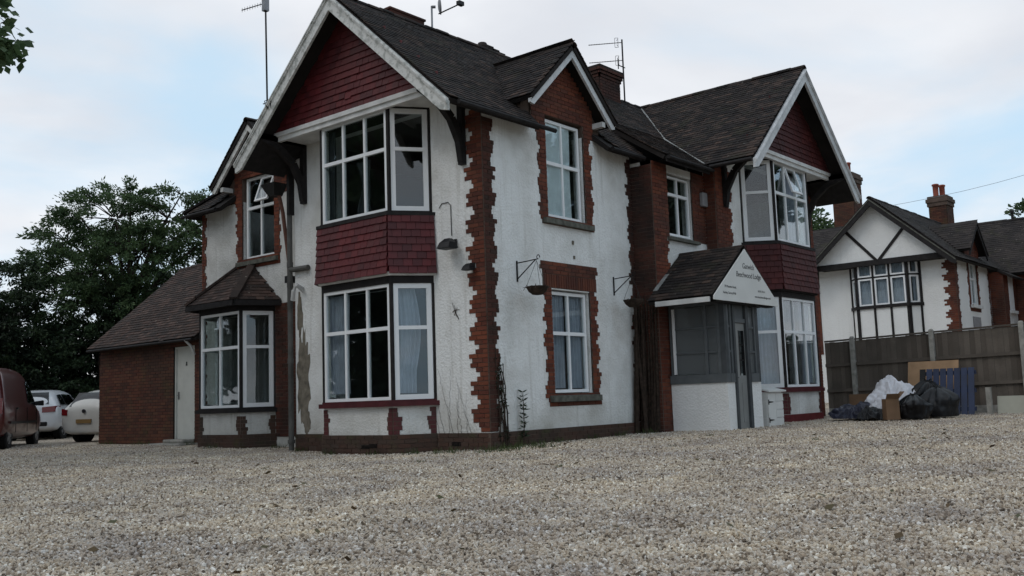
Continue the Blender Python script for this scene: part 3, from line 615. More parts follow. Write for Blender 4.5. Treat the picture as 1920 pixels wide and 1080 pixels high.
def bay(fr, c, hw, tw, dep, lower, upper, cols, style):
    P = [(c-tw, 0), (c-hw, dep), (c+hw, dep), (c+tw, 0)]
    facets = []
    for (a, b) in ((0, 1), (1, 2), (2, 3)):
        p, q = fr.p(P[a][0], 0, P[a][1]), fr.p(P[b][0], 0, P[b][1]); u = (q-p); n = Vector((u.y, -u.x, 0))
        if n.dot(fr.n) < 0 or (abs(n.normalized().dot(fr.n)) < .1): n = -n
        facets.append((Fr((p.x, p.y, 0), u, n), u.length))
    def plan(e, z): return [fr.p(c-tw-e, z, 0.001), fr.p(c-hw-e*.5, z, dep+e), fr.p(c+hw+e*.5, z, dep+e), fr.p(c+tw+e, z, 0.001)]
    def slab(mb, z0, z1, e0, e1=None): mb.hexa(plan(e0, z0), plan(e0 if e1 is None else e1, z1)); return mb
    z0, z1, zs = lower
    dado = MB(); slab(dado, .2, z0-.11, 0); dado.build('dado', M['render_dirty'] if style == 'left' else M['render'], house)
    sl = MB(); slab(sl, z0-.11, z0-.03, .09); slab(sl, z0-.03, z0, .03); sl.build('sill', {'A': M['maroon'], 'W': M['maroon'], 'left': M['timber']}[style], house)
    bm = {'A': M['brick_painted'], 'W': M['brick_painted'], 'left': M['brick_plinth']}[style]
    pl = MB(); slab(pl, -.35, .215, .03); pl.build('plinth', {'A': M['mortar'], 'W': M['redpaint'], 'left': M['mortar']}[style], house)
    for (f, L) in facets:
        if style != 'W': bricks(BR, mort, f, -.30, .225, lambda k, z: [(-.03, L+.03)], M['brick_plinth'], d=.045, back=.034, depth=.03)
        top = z0-.12; n = int((top-.225)/.075)
        bricks(BR, mort, f, .225, .225+n*.075, lambda k, z: Q(k, 0, 1, .09, .14, 1)+Q(k, L, -1, .09, .14, 1), bm, d=.012, back=.006, depth=.015)
    heads = MB()
    def storey(zb, zt, split, kcols):
        for i, (x, y) in enumerate(P):
            q = fr.p(x, 0, y); r = .038; posts = MB()
            posts.lathe([(r, zb), (r, zt)], (q.x-fr.n.x*.02, q.y-fr.n.y*.02, 0), 8); posts.build('corner_post', M['timber'], house)
        (f0, L0), (f1, L1), (f2, L2) = facets
        window('window', house, f0, .035, L0-.045, zb, zt, 1, split, bw=.085, m=M['upvc'])
        window('window', house, f1, .03, L1-.03, zb, zt, kcols, split)
        window('window', house, f2, .035, L2-.045, zb, zt, 1, split, bw=.085)
    if style == 'W':
        (f0, L0), (f1, L1), (f2, L2) = facets
    storey(z0, z1, zs, cols)
    slab(heads, z1, z1+.13, .02); heads.build('bay_head', M['timber'], house)
    if upper:
        u0, u1, us = upper
        lip = MB(); slab(lip, z1+.13, z1+.19, .07, .085); lip.build('apron_lip', M['trim'] if style == 'A' else M['timber'], house)
        core = hung_back; slab(core, z1+.14, u0-.08, .05, .045)
        hm = M['hung'] if style == 'A' else M['hung_old']
        H = u0-.08-(z1+.16); nrow = 8; g = H/nrow
        for (f, L) in facets:
            for r in range(nrow):
                e = .035*(1-r/nrow)**1.6+.062; zz = z1+.16+r*g
                ext = e*.55; a = -ext-(.0825 if r % 2 else 0)
                while a < L+ext:
                    s0, s1 = max(a, -ext), min(a+.165, L+ext)
                    if s1-s0 > .03:
                        ta = .20; tl = Vector((0, 0, 1))*math.cos(ta)+f.n*(-math.sin(ta)); nn = f.n*math.cos(ta)+Vector((0, 0, 1))*math.sin(ta)
                        cc = f.p((s0+s1)/2, zz+g*.62+random.uniform(-.003, .003), e+.016+random.uniform(0, .004)); HT.append((cc, f.u*(s1-s0-.006), tl*g*1.3, nn*.020, hm, f.n))
                    a += .165
        us_ = MB(); slab(us_, u0-.09, u0-.03, .10); slab(us_, u0-.03, u0, .03); us_.build('sill', M['timber'], house)
        fl = MB(); slab(fl, u0-.12, u0-.09, -.01); fl.build('bay_floor', M['dark_room'], house)
        if style == 'W':
            (f0, L0), (f1, L1), (f2, L2) = facets
            for i, (x, y) in enumerate(P):
                q = fr.p(x, 0, y); posts = MB(); posts.lathe([(.038, u0), (.038, u1+.06)], (q.x-fr.n.x*.02, q.y-fr.n.y*.02, 0), 8); posts.build('corner_post', M['timber'], house)
            window('window', house, f0, .035, L0-.045, u0, u1, 1, us, bw=.085)
            window('window', house, f1, .03, L1-.03, u0, u1, 3, us, open_lights={(1, 1): R(16)})
            window('window', house, f2, .035, L2-.045, u0, u1, 1, us, bw=.085)
        else: storey(u0, u1, us, cols)
        heads = MB(); slab(heads, u1, u1+.08, .02); heads.build('bay_head', M['timber'], house)
    return facets
facA = bay(FA, CA, .9, 1.33, .6, (.81, 2.79, 2.03), (4.05, 5.87, 5.15), 3, 'A')
facW = bay(FW, CW, .9, 1.33, .6, (.81, 2.79, 2.03), (4.05, 5.87, 5.15), 3, 'W')
facL = bay(FL, CL, .74, 1.04, .65, (.78, 2.78, 2.03), None, 2, 'left')

# plain windows
window('window', house, FB, 1.79, 2.86, .84, 2.65, 2, 1.90, d=-.07)
window('window', house, FB, 1.79, 2.86, 4.01, 5.83, 2, 5.02, d=-.07)
window('window', house, FM, 5.12, 6.02, 3.96, 5.20, 2, 4.82, d=-.05, bw=.045)
window('window', house, FL, 6.49, 7.55, 4.0, 5.81, 2, 5.13, d=-.07, open_lights={(0, 1): R(20)})
def sill(fr, u0, u1, z0, z1):
    mb = MB(); q = lambda u: [fr.p(u, z0, -.2), fr.p(u, z0, .09), fr.p(u, z1-.05, .09), fr.p(u, z1, -.2)]
    mb.hexa(q(u0), q(u1)); return mb.build('sill', M['sill'], house)
sill(FB, 1.58, 3.06, .68, .83); sill(FB, 1.58, 3.06, 3.86, 4.0); sill(FM, 5.0, 6.2, 3.84, 3.95); sill(FL, 6.3, 7.75, 3.85, 3.99)

# gables: jettied tile-hung triangle, moulding, soffit, bargeboards, brackets
def gable(fr, c, style, far=False):
    ju = .64; zb = 5.98; apex = RIDGE-.12
    w = (apex-zb)/SL
    fr.poly(hung_back, [(c-w, zb), (c+w, zb), (c, apex)], .3, ju)
    hm = M['hung'] if style == 'A' else M['hung_old']
    o = fr.p(c, zb+.02, ju+.004); tiles(HT, o, fr.u, (0, 0, 1), [(-w, 0), (w, 0), (0, apex-zb)], hm, gauge=.125, width=.165, thick=.020, lift=.034, jit=.006, n=fr.n)
    mo = MB(); fr.box(mo, c-w+.06, c+w-.06, zb-.14, zb+.015, ju-.02, ju+.05); fr.box(mo, c-w+.06, c+w-.06, zb-.05, zb+.03, ju+.05, ju+.085); mo.build('gable_moulding', M['trim'], house)
    so = MB(); fr.box(so, c-w+.03, c+w-.03, zb-.08, zb-.05, 0.002, ju-.02); so.build('soffit', M['trim'], house)
    bm = M['barge'] if style == 'A' else M['barge_clean']
    for s in (-1, 1):
        b = MB(); H = .30; foot = 2.86; d0, d1 = 1.08, 1.13
        top = lambda x: RIDGE-.045-SL*x
        poly = [(c+s*.0, top(0)), (c+s*foot, top(foot)), (c+s*foot, top(foot)-.19), (c+s*(foot-.17), top(foot-.17)-H-.0), (c+s*.0, top(0)-H)]
        fr.poly(b, poly, d0, d1)
        fr.poly(b, [(c+s*.0, top(0)), (c+s*foot, top(foot)), (c+s*foot, top(foot)-.085), (c+s*.0, top(0)-.085)], d1+.001, d1+.03)
        fr.poly(b, [(c+s*.0, top(0)-.02), (c+s*foot, top(foot)-.02), (c+s*foot, top(foot)-.05), (c+s*.0, top(0)-.05)], d1+.031, d1+.045)
        b.build('bargeboard', bm, house)
        k = MB(); ub = c+s*2.14
        pts = [Vector((.04, 4.78)), Vector((.10, 5.12)), Vector((.30, 5.48)), Vector((.62, 5.74)), Vector((1.02, 5.86))]
        for a, e in zip(pts[:-1], pts[1:]): k.bar(fr.p(ub, a.y, a.x), fr.p(ub, e.y, e.x), .11, .13)
        fr.box(k, ub-.06, ub+.06, 4.72, 5.9, 0.003, .09); fr.box(k, ub-.06, ub+.06, 5.84, 5.95, .09, 1.06)
        k.build('bracket', M['timber'], house)
        if s < 0: continue
        e = MB(); fr.poly(e, [(ub-s*.06, 5.95), (ub+s*.62, 5.45), (ub+s*.62, 5.36), (ub-s*.06, 5.84)], .05, 1.06); e.build('eaves_soffit', M['timber'], house)
gable(FA, CA, 'A'); gable(FW, CW, 'W')
def small_gable(fr, c, zr, half, d, thick=.05):
    for s in (-1, 1):
        b = MB(); top = lambda x: zr-.03-.95*x
        fr.poly(b, [(c, top(0)), (c+s*half, top(half)), (c+s*half, top(half)-.12), (c+s*(half-.1), top(half-.1)-.24), (c, top(0)-.24)], d-thick, d)
        fr.poly(b, [(c, top(0)), (c+s*half, top(half)), (c+s*half, top(half)-.07), (c, top(0)-.07)], d+.001, d+.025)
        b.build('bargeboard', M['barge_clean'] if fr is FB else M['barge'], house)
        cb = MB(); u0 = c+s*(half-.30); fr.box(cb, u0-.05, u0+.05, top(half)-.12, top(half)-.02, .003, d-thick-.003)
        if s > 0: cb.build('corbel', M['trim'], house)
small_gable(FB, GB0, 7.27, 1.30, .30); small_gable(FL, GL0, 7.0, 1.36, .32)

# roof slopes (boards under the tiles) and the tiles themselves
NS = Vector((0, -SL, 1)).normalized(); NWL = Vector((-SL, 0, 1)).normalized()
def zs(y): return RIDGE-SL*(CA-y)
def slab3(poly, n, t=.09): roofm.prism([Vector(p)-Vector(n)*.012 for p in poly], -Vector(n)*t)
slab3([(-1.1, -.35, zs(-.35)), (1.2, -.35, zs(-.35)), (1.5, .35, zs(.35)), (3.06, .35, zs(.35)), (3.3, -.35, zs(-.35)), (4.6, -.35, zs(-.35)), (4.6, .9, zs(.9)), (7.46, .9, zs(.9)), (9.12, CA, RIDGE), (-1.1, CA, RIDGE)], NS)
KS = .66; NK = Vector((0, -KS, 1)).normalized(); zk = lambda y: zs(.9)-KS*(.9-y)
slab3([(4.45, -.88, zk(-.88)), (6.30, -.88, zk(-.88)), (6.26, -.73, zk(-.73)), (7.46, .9, zs(.9)), (4.45, .9, zs(.9))], NK)
slab3([(-1.1, CA, RIDGE), (-1.1, 5.42, RIDGE-SL*2.87), (4.0, 5.42, RIDGE-SL*2.87), (9.12, 5.42, RIDGE-SL*2.87), (9.12, CA, RIDGE)], Vector((0, SL, 1)).normalized())
slab3([(6.26, -1.87, RIDGE-SL*2.86), (9.12, -1.87, RIDGE), (9.12, CA, RIDGE), (7.46, .9, RIDGE-SL*1.66), (6.26, -.73, RIDGE-SL*2.86)], NWL)
slab3([(11.98, -1.87, RIDGE-SL*2.86), (9.12, -1.87, RIDGE), (9.12, 5.4, RIDGE), (11.98, 5.4, RIDGE-SL*2.86)], Vector((SL, 0, 1)).normalized())
cs = 1/math.sqrt(1+SL*SL)
def sl(dy): return dy/cs                              # plan run -> length on the slope
tiles(RT, (0, -.35, zs(-.35)), (1, 0, 0), (0, 1, SL), [(-1.12, 0), (.98, 0), (2.28, sl(1.64)), (3.5, sl(.3)), (3.62, 0), (4.5, 0), (4.5, sl(1.25)), (7.46, sl(1.25)), (9.12, sl(2.9)), (-1.12, sl(2.9))], M['tile'], n=NS)
ck = 1/math.sqrt(1+KS*KS)
tiles(RT, (0, -.88, zk(-.88)), (1, 0, 0), (0, 1, KS), [(4.42, 0), (6.30, 0), (6.26, .15/ck), (7.46, 1.78/ck), (4.42, 1.78/ck)], M['tile'], n=NK)
tiles(RT, (6.26, 0, RIDGE-SL*2.86), (0, -1, 0), (1, 0, SL), [(1.89, 0), (1.89, sl(2.86)), (-CA, sl(2.86)), (-.9, sl(1.2)), (.73, 0)], M['tile'], n=NWL)
# small front gable roof on the entrance side
d7 = 7.27; ds = .95; yv = lambda x: (d7-ds*abs(x-GB0)-zs(0))/SL
for s in (-1, 1):
    nn = Vector((s*ds, 0, 1)).normalized(); e = GB0+s*1.34
    slab3([(e, -.33, d7-ds*1.34), (GB0, -.33, d7), (GB0, yv(GB0)+.05, d7), (e, yv(e)+.05, d7-ds*1.34)], nn, .07)
cd = 1/math.sqrt(1+ds*ds)
tiles(RT, (GB0-1.34, 0, d7-ds*1.34), (0, -1, 0), (1, 0, ds), [(.35, 0), (.35, 1.34/cd), (-yv(GB0), 1.34/cd), (-yv(GB0-1.34), 0)], M['tile'], n=Vector((-ds, 0, 1)).normalized())
tiles(RT, (GB0+1.34, 0, d7-ds*1.34), (0, 1, 0), (-1, 0, ds), [(-.35, 0), (-.35, 1.34/cd), (yv(GB0), 1.34/cd), (yv(GB0-1.34), 0)], M['tile'], n=Vector((ds, 0, 1)).normalized())
# left part: eaves slope with a hipped end and its small gable roof
LS = .86; ZL = 5.2; XL = .18; NL = Vector((-LS, 0, 1)).normalized()
zl = lambda x: ZL+LS*(x-XL)
slab3([(XL, 7.95, ZL), (XL, 9.35, ZL), (2.6, 9.35-2.42, zl(2.6)), (2.6, 5.4, zl(2.6)), (XL+.55, 5.4, zl(XL+.55)), (XL+.9, 6.2, zl(XL+.9)), (XL+.9, 7.6, zl(XL+.9))], NL)
slab3([(XL, 9.35, ZL), (11.5, 9.35, ZL), (8.0, 9.35-2.42, zl(2.6)), (2.6, 9.35-2.42, zl(2.6))], Vector((0, LS, 1)).normalized())
cl = 1/math.sqrt(1+LS*LS)
tiles(RT, (XL, 0, ZL), (0, -1, 0), (1, 0, LS), [(-9.35, 0), (-6.93, 2.42/cl), (-6.95, 1.75/cl), (-8.2, .25/cl), (-8.3, 0)], M['tile'], n=NL)
g7 = 7.0; xv = lambda y: XL+(g7-ds*abs(y-GL0)-ZL)/LS
for s in (-1, 1):
    nn = Vector((0, s*ds, 1)).normalized(); e = GL0+s*1.40
    slab3([(.20, e, g7-ds*1.40), (.20, GL0, g7), (xv(GL0)+.05, GL0, g7), (xv(e)+.05, e, g7-ds*1.40)], nn, .07)
tiles(RT, (0, GL0+1.40, g7-ds*1.40), (-1, 0, 0), (0, -1, ds), [(-.18, 0), (-.18, 1.4/cd), (-xv(GL0), 1.4/cd), (-xv(GL0+1.4), 0)], M['tile'], n=Vector((0, ds, 1)).normalized())
# hipped roof over the left bay
EV = .16; hz = 2.98; ht = 3.80
def hip(x0, u0, x1, u1): pass
bp = [FL.p(CL-1.04-.22, hz, -.0), FL.p(CL-.74-.14, hz, .65+EV+.08), FL.p(CL+.74+.14, hz, .65+EV+.08), FL.p(CL+1.04+.22, hz, 0)]
tp = [FL.p(CL-.70, ht, 0.0), FL.p(CL-.28, ht, .02), FL.p(CL+.28, ht, .02), FL.p(CL+.70, ht, 0.0)]
tp[0] = tp[1]; tp[3] = tp[2]
bayroof = MB()
for i in range(3):
    A, Bq, T0, T1 = bp[i], bp[i+1], tp[i], tp[i+1]
    poly = [A, Bq, T1] if (T0-T1).length < 1e-6 else [A, Bq, T1, T0]
    n = (Bq-A).cross(T1-A).normalized(); n = n if n.z > 0 else -n
    bayroof.prism([p-n*.012 for p in poly], -n*.06)
    u = (Bq-A).normalized(); v = n.cross(u).normalized(); v = v if v.z > 0 else -v
    tiles(RT, A, u, v, [((p-A).dot(u), (p-A).dot(v)) for p in poly], M['tile_red'], n=n)
gut = MB()
for i in range(3): gut.bar(bp[i]+Vector((0, 0, -.05)), bp[i+1]+Vector((0, 0, -.05)), .08, .11)
gut.build('gutter', M['timber'], house)
hipm = []
for i in (1, 2):
    a, b = bp[i], tp[i]; L = (b-a).length; n = int(L/.26); d = (b-a)/n; dn = d.normalized(); sd = dn.cross(Vector((0, 0, 1))).normalized(); up = sd.cross(dn)
    for k in range(n): hipm.append((a+d*(k+.5)+up*.05, d*1.08, sd*.17, up*.05, M['tile_red'], up))
bayroof.build('bay_roof', M['underlay'], house)
roof = roofm.build('roof', M['underlay'], house)
lay('roof_tile', roof, RT, 300, 'roof_tiles')
# ridge tiles (half-round)
def ridge_line(a, b, parent, m, L=.30, r=.10, skip=None):
    a, b = Vector(a), Vector(b); n = max(1, int((b-a).length/L)); d = (b-a)/n; dn = d.normalized(); sd = dn.cross(Vector((0, 0, 1))).normalized(); up = sd.cross(dn); me = None
    for k in range(n):
        p = a+d*k
        if me is None:
            mb = MB(); vs = []
            for e in (Vector((0, 0, 0)), d*1.02):
                for rr in (r, r-.02):
                    for j in range(7):
                        t = math.pi*j/6; vs.append(e+sd*math.cos(t)*rr+up*(math.sin(t)*rr*.8))
            f = []
            for j in range(6): f += [(j, j+1, 15+j, 14+j), (7+j, 21+j, 22+j, 8+j), (j, 7+j, 8+j, j+1), (14+j, 15+j, 22+j, 21+j)]
            me = bpy.data.meshes.new('ridge_tile'); me.from_pydata([tuple(v) for v in vs], [], f); me.materials.append(m)
        o = bpy.data.objects.new('ridge_tile', me); COL.objects.link(o); o.parent = parent; o.location = p-root_loc(parent)+Vector((0, random.uniform(-.01, .01), random.uniform(-.02, .008)))
ridge_line((-1.12, CA, RIDGE-.02), (9.12, CA, RIDGE-.02), roof, M['tile'])
ridge_line((9.12, -1.9, RIDGE-.02), (9.12, CA, RIDGE-.02), roof, M['tile'])
ridge_line((GB0, -.36, d7-.03), (GB0, yv(GB0), d7-.03), roof, M['tile'], r=.08)
ridge_line((.17, GL0, g7-.03), (xv(GL0), GL0, g7-.03), roof, M['tile'], r=.08)
lay('hip_tile', roof, hipm, 60)
a, b = Vector((XL, 9.35, ZL+.02)), Vector((2.6, 9.35-2.42, zl(2.6)+.02)); L = (b-a).length; n = int(L/.28); d = (b-a)/n; dn = d.normalized(); sd = dn.cross(Vector((0, 0, 1))).normalized(); up = sd.cross(dn)
lay('hip_tile', roof, [(a+d*(k+.5)+up*.03, d*1.06, sd*.2, up*.05, M['tile'], up) for k in range(n)], 60)
# mortared valley between main roof and right-hand wing
vm = MB(); vp = [(9.12, CA, RIDGE), (8.3, 1.74, RIDGE-SL*.82), (7.46, .9, RIDGE-SL*1.66), (6.9, .14, RIDGE-SL*2.22), (6.26, -.73, RIDGE-SL*2.86)]
for p, q in zip(vp[:-1], vp[1:]): vm.bar(Vector(p)+Vector((0, 0, .045)), Vector(q)+Vector((0, 0, .045)), .05, .03)
vm.build('valley', M['lead'], house)
# low stacks that just clear the ridge and the stepped tiles beside the far one
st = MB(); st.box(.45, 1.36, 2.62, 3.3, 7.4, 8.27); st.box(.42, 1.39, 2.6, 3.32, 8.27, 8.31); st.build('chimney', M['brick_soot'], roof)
stp = MB()
for k in range(5): stp.box(3.18+k*.19, 3.18+(k+1)*.19+.03, CA+.02, CA+.3, 7.9, 8.27-k*.032)
stp.lathe([(.13, 8.1), (.13, 8.22), (.09, 8.30), (.0, 8.33)], (3.12, CA+.1, 0), 12); stp.build('stepped_flashing', M['tile'], roof)
# main chimney
CHX0, CHX1, CHY0, CHY1 = 6.95, 7.82, 2.3, 2.95
chim = MB(); chim.box(CHX0, CHX1, CHY0, CHY1, 7.3, 8.45); ch = chim.build('chimney', M['mortar_dark'], roof)
CB = []
for (fr, L) in ((Fr((CHX0, CHY0, 0), (1, 0, 0), (0, -1, 0)), CHX1-CHX0), (Fr((CHX0, CHY0, 0), (0, 1, 0), (-1, 0, 0)), CHY1-CHY0)):
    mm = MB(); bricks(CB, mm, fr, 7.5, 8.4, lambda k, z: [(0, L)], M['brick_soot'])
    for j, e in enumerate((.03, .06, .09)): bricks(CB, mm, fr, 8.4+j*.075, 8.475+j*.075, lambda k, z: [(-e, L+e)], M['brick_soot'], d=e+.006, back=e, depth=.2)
    mm.build('chimney_courses', M['mortar_dark'], roof)
lay('chimney_brick', roof, CB, 100, 'chimney_bricks')
cap = MB(); cap.box(CHX0-.09, CHX1+.09, CHY0-.09, CHY1+.09, 8.625, 8.68); cap.box(CHX0+.05, CHX1-.05, CHY0+.05, CHY1-.05, 8.68, 8.73); cap.build('chimney_cap', M['mortar_dark'], roof)

brickwork = mort.build('brickwork', M['mortar'], house); lay('brick', brickwork, BR, 300, 'bricks')
hungb = hung_back.build('tile_hanging', M['hung'], house); lay('hung_tile', hungb, HT, 300, 'hung_tiles')

# gutters, fascia, pipes
def halfpipe(p, q): MB().tube([p, q], .042, 8).build('gutter', M['timber'], house)
halfpipe((-.98, -.41, zs(-.35)-.05), (1.52, -.41, zs(-.35)-.05)); halfpipe((3.3, -.41, zs(-.35)-.05), (4.44, -.41, zs(-.35)-.05))
halfpipe((4.45, -.95, zk(-.88)-.06), (6.25, -.95, zk(-.88)-.06)); halfpipe((6.2, -.9, RIDGE-SL*2.86-.06), (6.2, -1.85, RIDGE-SL*2.86-.06)); halfpipe((XL-.06, 8.0, ZL-.05), (XL-.06, 9.35, ZL-.05))
g = MB(); g.box(4.47, 6.2, -.9, -.87, zk(-.88)-.14, zk(-.88)-.03); g.build('fascia', M['timber'], house)
p = MB(); p.tube([(-.07, 5.11, -.12), (-.07, 5.11, 4.62)], .055, 10); p.tube([(-.07, 5.11, 0.05), (-.07, 5.11, .12)], .075, 10)
for z in (1.6, 3.1, 3.5): p.tube([(-.07, 5.11, z), (-.07, 5.11, z+.1)], .066, 10)
p.tube([(-.07, 5.11, 3.46), (-.07, 4.95, 3.44), (-.06, 4.55, 3.44)], .055, 10); p.build('soil_pipe', M['pipe_grey'], house)
p = MB(); p.tube([(.06, 5.62, 5.05), (.12, 5.58, 4.7), (.2, 5.50, 3.7), (.16, 5.44, 3.2)], .04, 8); p.build('downpipe', M['copper'], house)
p = MB(); p.tube([(.16, 5.44, 3.25), (.16, 5.40, -.05)], .045, 8); p.box(.09, .25, 5.36, 5.50, 3.24, 3.38); p.build('downpipe', M['iron'], house)
p = MB(); p.hexa([Vector(q) for q in ((-.06, 5.62, 5.05), (.14, 5.62, 5.05), (.14, 5.82, 5.05), (-.06, 5.82, 5.05))], [Vector(q) for q in ((-.14, 5.52, 5.3), (.2, 5.52, 5.3), (.2, 5.98, 5.3), (-.14, 5.98, 5.3))]); p.build('rain_hopper', M['iron'], house)
p = MB(); p.box(-.13, -.003, 5.04, 5.12, 4.55, 5.95); p.box(-.12, .5, 5.0, 5.06, 5.55, 5.9); p.build('corner_post', M['timber'], house)
p = MB(); p.tube([(-.02, 4.78, 3.05), (-.14, 4.80, 3.12), (-.18, 4.86, 3.0), (-.16, 4.92, 2.82)], .04, 8); p.tube([(-.05, 4.72, 2.98), (-.2, 4.74, 3.1)], .03, 8); p.build('overflow_pipe', M['pipe_white'], house)
# cement patch where the render has come away, air bricks, repaired panel under the upper window
def patch(fr, c, r0, r1, m, name, d=.004, n=26, seed=1):
    rnd = random.Random(seed); mb = MB(); ring = []
    for i in range(n):
        t = 2*math.pi*i/n; k = 1+rnd.uniform(-.22, .22); ring.append(fr.p(c[0]+math.cos(t)*r0*k, c[1]+math.sin(t)*r1*k, 0))
    mb.prism(ring, fr.n*d); return mb.build(name, m, house)
patch(FA, (4.80, 1.25), .19, .95, M['plaster_grey'], 'bare_patch', n=40); patch(FA, (4.90, 2.55), .09, .40, M['plaster_grey'], 'bare_patch', n=30, seed=4); patch(FA, (4.70, .45), .10, .24, M['plaster_grey'], 'bare_patch', d=.0046, n=24, seed=9)
for fr, u, z in ((FA, .62, .02), (facA[1][0], .55, .0), (facA[1][0], .35, .02)):
    ab = MB(); e = .052
    for k in range(3): fr.box(ab, u, u+.2, z+k*.022, z+k*.022+.012, e, e+.008)
    ab.build('air_brick', M['black'], house)
vb = MB(); vb.box(6.38, 6.585, -.60, -.515, 4.70, 5.0); vb.build('vent_box', M['dishgrey'], house, bevel=.01)
wire = MB(); wire.tube([(-.012, 1.02, 4.07), (-.012, .95, 4.14), (-.012, .80, 4.14), (-.012, .74, 4.08), (-.012, .735, 3.55)], .007, 5); wire.build('cable', M['iron'], house)
jp = MB(); jp.box(2.42, 2.47, -.02, -.002, 3.55, 3.62); jp.box(2.45, 2.49, -.02, -.002, 3.28, 3.34); jp.build('wall_plate', M['plaster_grey'], house)

# ------------------------------------------------------------------ porch
porch = empty('porch', (5.5, -1.1, 0), 'small grey glazed entrance porch with tiled roof and white triangular name board', 'porch')
PX0, PX1, PY0, PY1 = 4.8, 6.2, -1.75, -.53
FPS = Fr((PX0, 0, 0), (0, 1, 0), (-1, 0, 0)); FPF = Fr((0, PY0, 0), (1, 0, 0), (0, -1, 0)); FPR = Fr((PX1, 0, 0), (0, 1, 0), (1, 0, 0))
w = MB(); FPS.box(w, PY0, PY1, -.2, .93, -.11, 0); FPF.box(w, PX0+.11, 5.10, -.2, .93, -.11, 0); w.build('wall', M['render_far'], porch)
w = MB(); FPF.box(w, 5.74, PX1-.11, -.2, .93, -.11, 0); FPR.box(w, PY0, PY1, -.2, .93, -.11, 0); w.build('wall', M['render_far'], porch)
w = MB(); FPS.box(w, PY0-.02, PY1, .93, 1.10, -.11, .03); w.build('sill', M['greypaint'], porch)
for a, b in ((PX0+.11, 5.08), (5.76, PX1-.11)): w = MB(); FPF.box(w, a, b, .93, 1.10, -.11, .03); w.build('sill', M['greypaint'], porch)
def porch_window(fr, u0, u1, z0, z1, bars, glass):
    f = MB()
    fr.box(f, u0, u0+.07, z0, z1, -.09, 0); fr.box(f, u1-.07, u1, z0, z1, -.09, 0); fr.box(f, u0+.07, u1-.07, z1-.08, z1, -.09, 0)
    for z in bars: fr.box(f, u0+.07, u1-.07, z-.018, z+.018, -.07, -.01)
    o = f.build('window', M['greypaint'], porch); ed = [z0]+list(bars)+[z1-.08]
    for a, b in zip(ed[:-1], ed[1:]):
        g = MB(); fr.box(g, u0+.05, u1-.05, a+.01, b-.01, -.045, -.039); g.build('pane', glass, o)
porch_window(FPS, PY0+.1, PY1-.02, 1.10, 2.50, (1.52, 2.0), M['glass_porch'])
f = MB(); FPS.box(f, PY1-.14, PY1-.09, 1.12, 2.40, -.02, .012); f.build('window_bead', M['upvc'], porch)
f = MB(); FPS.box(f, PY0+.38, PY0+.44, 1.10, 2.5, -.09, .004); f.build('mullion', M['greypaint'], porch)
porch_window(FPF, PX0+.1, 5.10, 1.10, 2.50, (1.52, 2.0), M['glass_porch']); porch_window(FPF, 5.74, PX1-.1, 1.10, 2.50, (1.52, 2.0), M['glass_porch']); porch_window(FPR, PY0+.1, PY1-.02, 1.10, 2.50, (1.52, 2.0), M['glass_porch'])
for (a, b) in ((PX0, PY0), (PX1-.1, PY0)):
    p = MB(); p.box(a-.005, a+.105, b-.005, b+.105, .93, 2.50); p.build('corner_post', M['darkgrey'], porch)
for (a, b) in ((5.10, 5.18), (5.64, 5.745)):
    p = MB(); FPF.box(p, a, b, -.05, 2.45, -.1, .03); p.build('door_post', M['darkgrey'], porch)
p = MB(); FPF.box(p, 5.18, 5.64, 2.08, 2.16, -.1, .01); FPF.box(p, 5.18, 5.64, 2.16, 2.48, -.06, -.03); p.build('door_head', M['greypaint'], porch)
dr = MB(); FPF.box(dr, 5.185, 5.635, .04, 1.06, -.07, -.02); FPF.box(dr, 5.185, 5.375, 1.06, 2.075, -.07, -.02); FPF.box(dr, 5.60, 5.635, 1.06, 2.075, -.07, -.02); FPF.box(dr, 5.375, 5.60, 1.93, 2.075, -.07, -.02)
for u in (5.24, 5.42): FPF.box(dr, u, u+.14, .16, .92, -.02, -.012)
door = dr.build('door', M['greydoor'], porch)
for a, b in ((1.06, 1.34), (1.37, 1.64), (1.67, 1.93)):
    g = MB(); FPF.box(g, 5.378, 5.598, a, b, -.05, -.044); g.build('pane', M['glass'], door)
g = MB(); FPF.box(g, 5.378, 5.598, 1.34, 1.37, -.06, -.025); FPF.box(g, 5.378, 5.598, 1.64, 1.67, -.06, -.025); FPF.box(g, 5.375, 5.40, 1.06, 1.93, -.06, -.015); FPF.box(g, 5.575, 5.60, 1.06, 1.93, -.06, -.015); g.build('glazing_bar', M['plastic_black'], door)
h = MB(); h.tube([FPF.p(5.21, 1.02, -.02), FPF.p(5.21, 1.02, .03), FPF.p(5.30, 1.02, .03)], .011, 6); h.build('handle', M['steel'], door)
st = MB(); st.box(5.05, 5.80, PY0-.32, PY0-.035, -.1, .035); st.build('doorstep', M['concrete'], porch)
PA, PZ0, PZ1, PR = 5.45, 2.52, 3.57, 1.36; PSL = (PZ1-PZ0)/PR; PF = -1.92
pr = MB()
for s in (-1, 1):
    n = Vector((s*PSL, 0, 1)).normalized(); pr.prism([Vector(p)-n*.012 for p in ((PA+s*PR, PF+.05, PZ0), (PA, PF+.05, PZ1), (PA, -.52, PZ1), (PA+s*PR, -.52, PZ0))], -n*.07)
proof = pr.build('roof', M['underlay'], porch)
PT = []; cp = 1/math.sqrt(1+PSL**2)
tiles(PT, (PA-PR, 0, PZ0), (0, -1, 0), (1, 0, PSL), [(.52, 0), (-PF, 0), (-PF, PR/cp), (.52, PR/cp)], M['tile'], n=Vector((-PSL, 0, 1)).normalized())
tiles(PT, (PA+PR, 0, PZ0), (0, 1, 0), (-1, 0, PSL), [(PF, 0), (-.52, 0), (-.52, PR/cp), (PF, PR/cp)], M['tile'], n=Vector((PSL, 0, 1)).normalized())
lay('roof_tile', proof, PT, 200, 'roof_tiles')
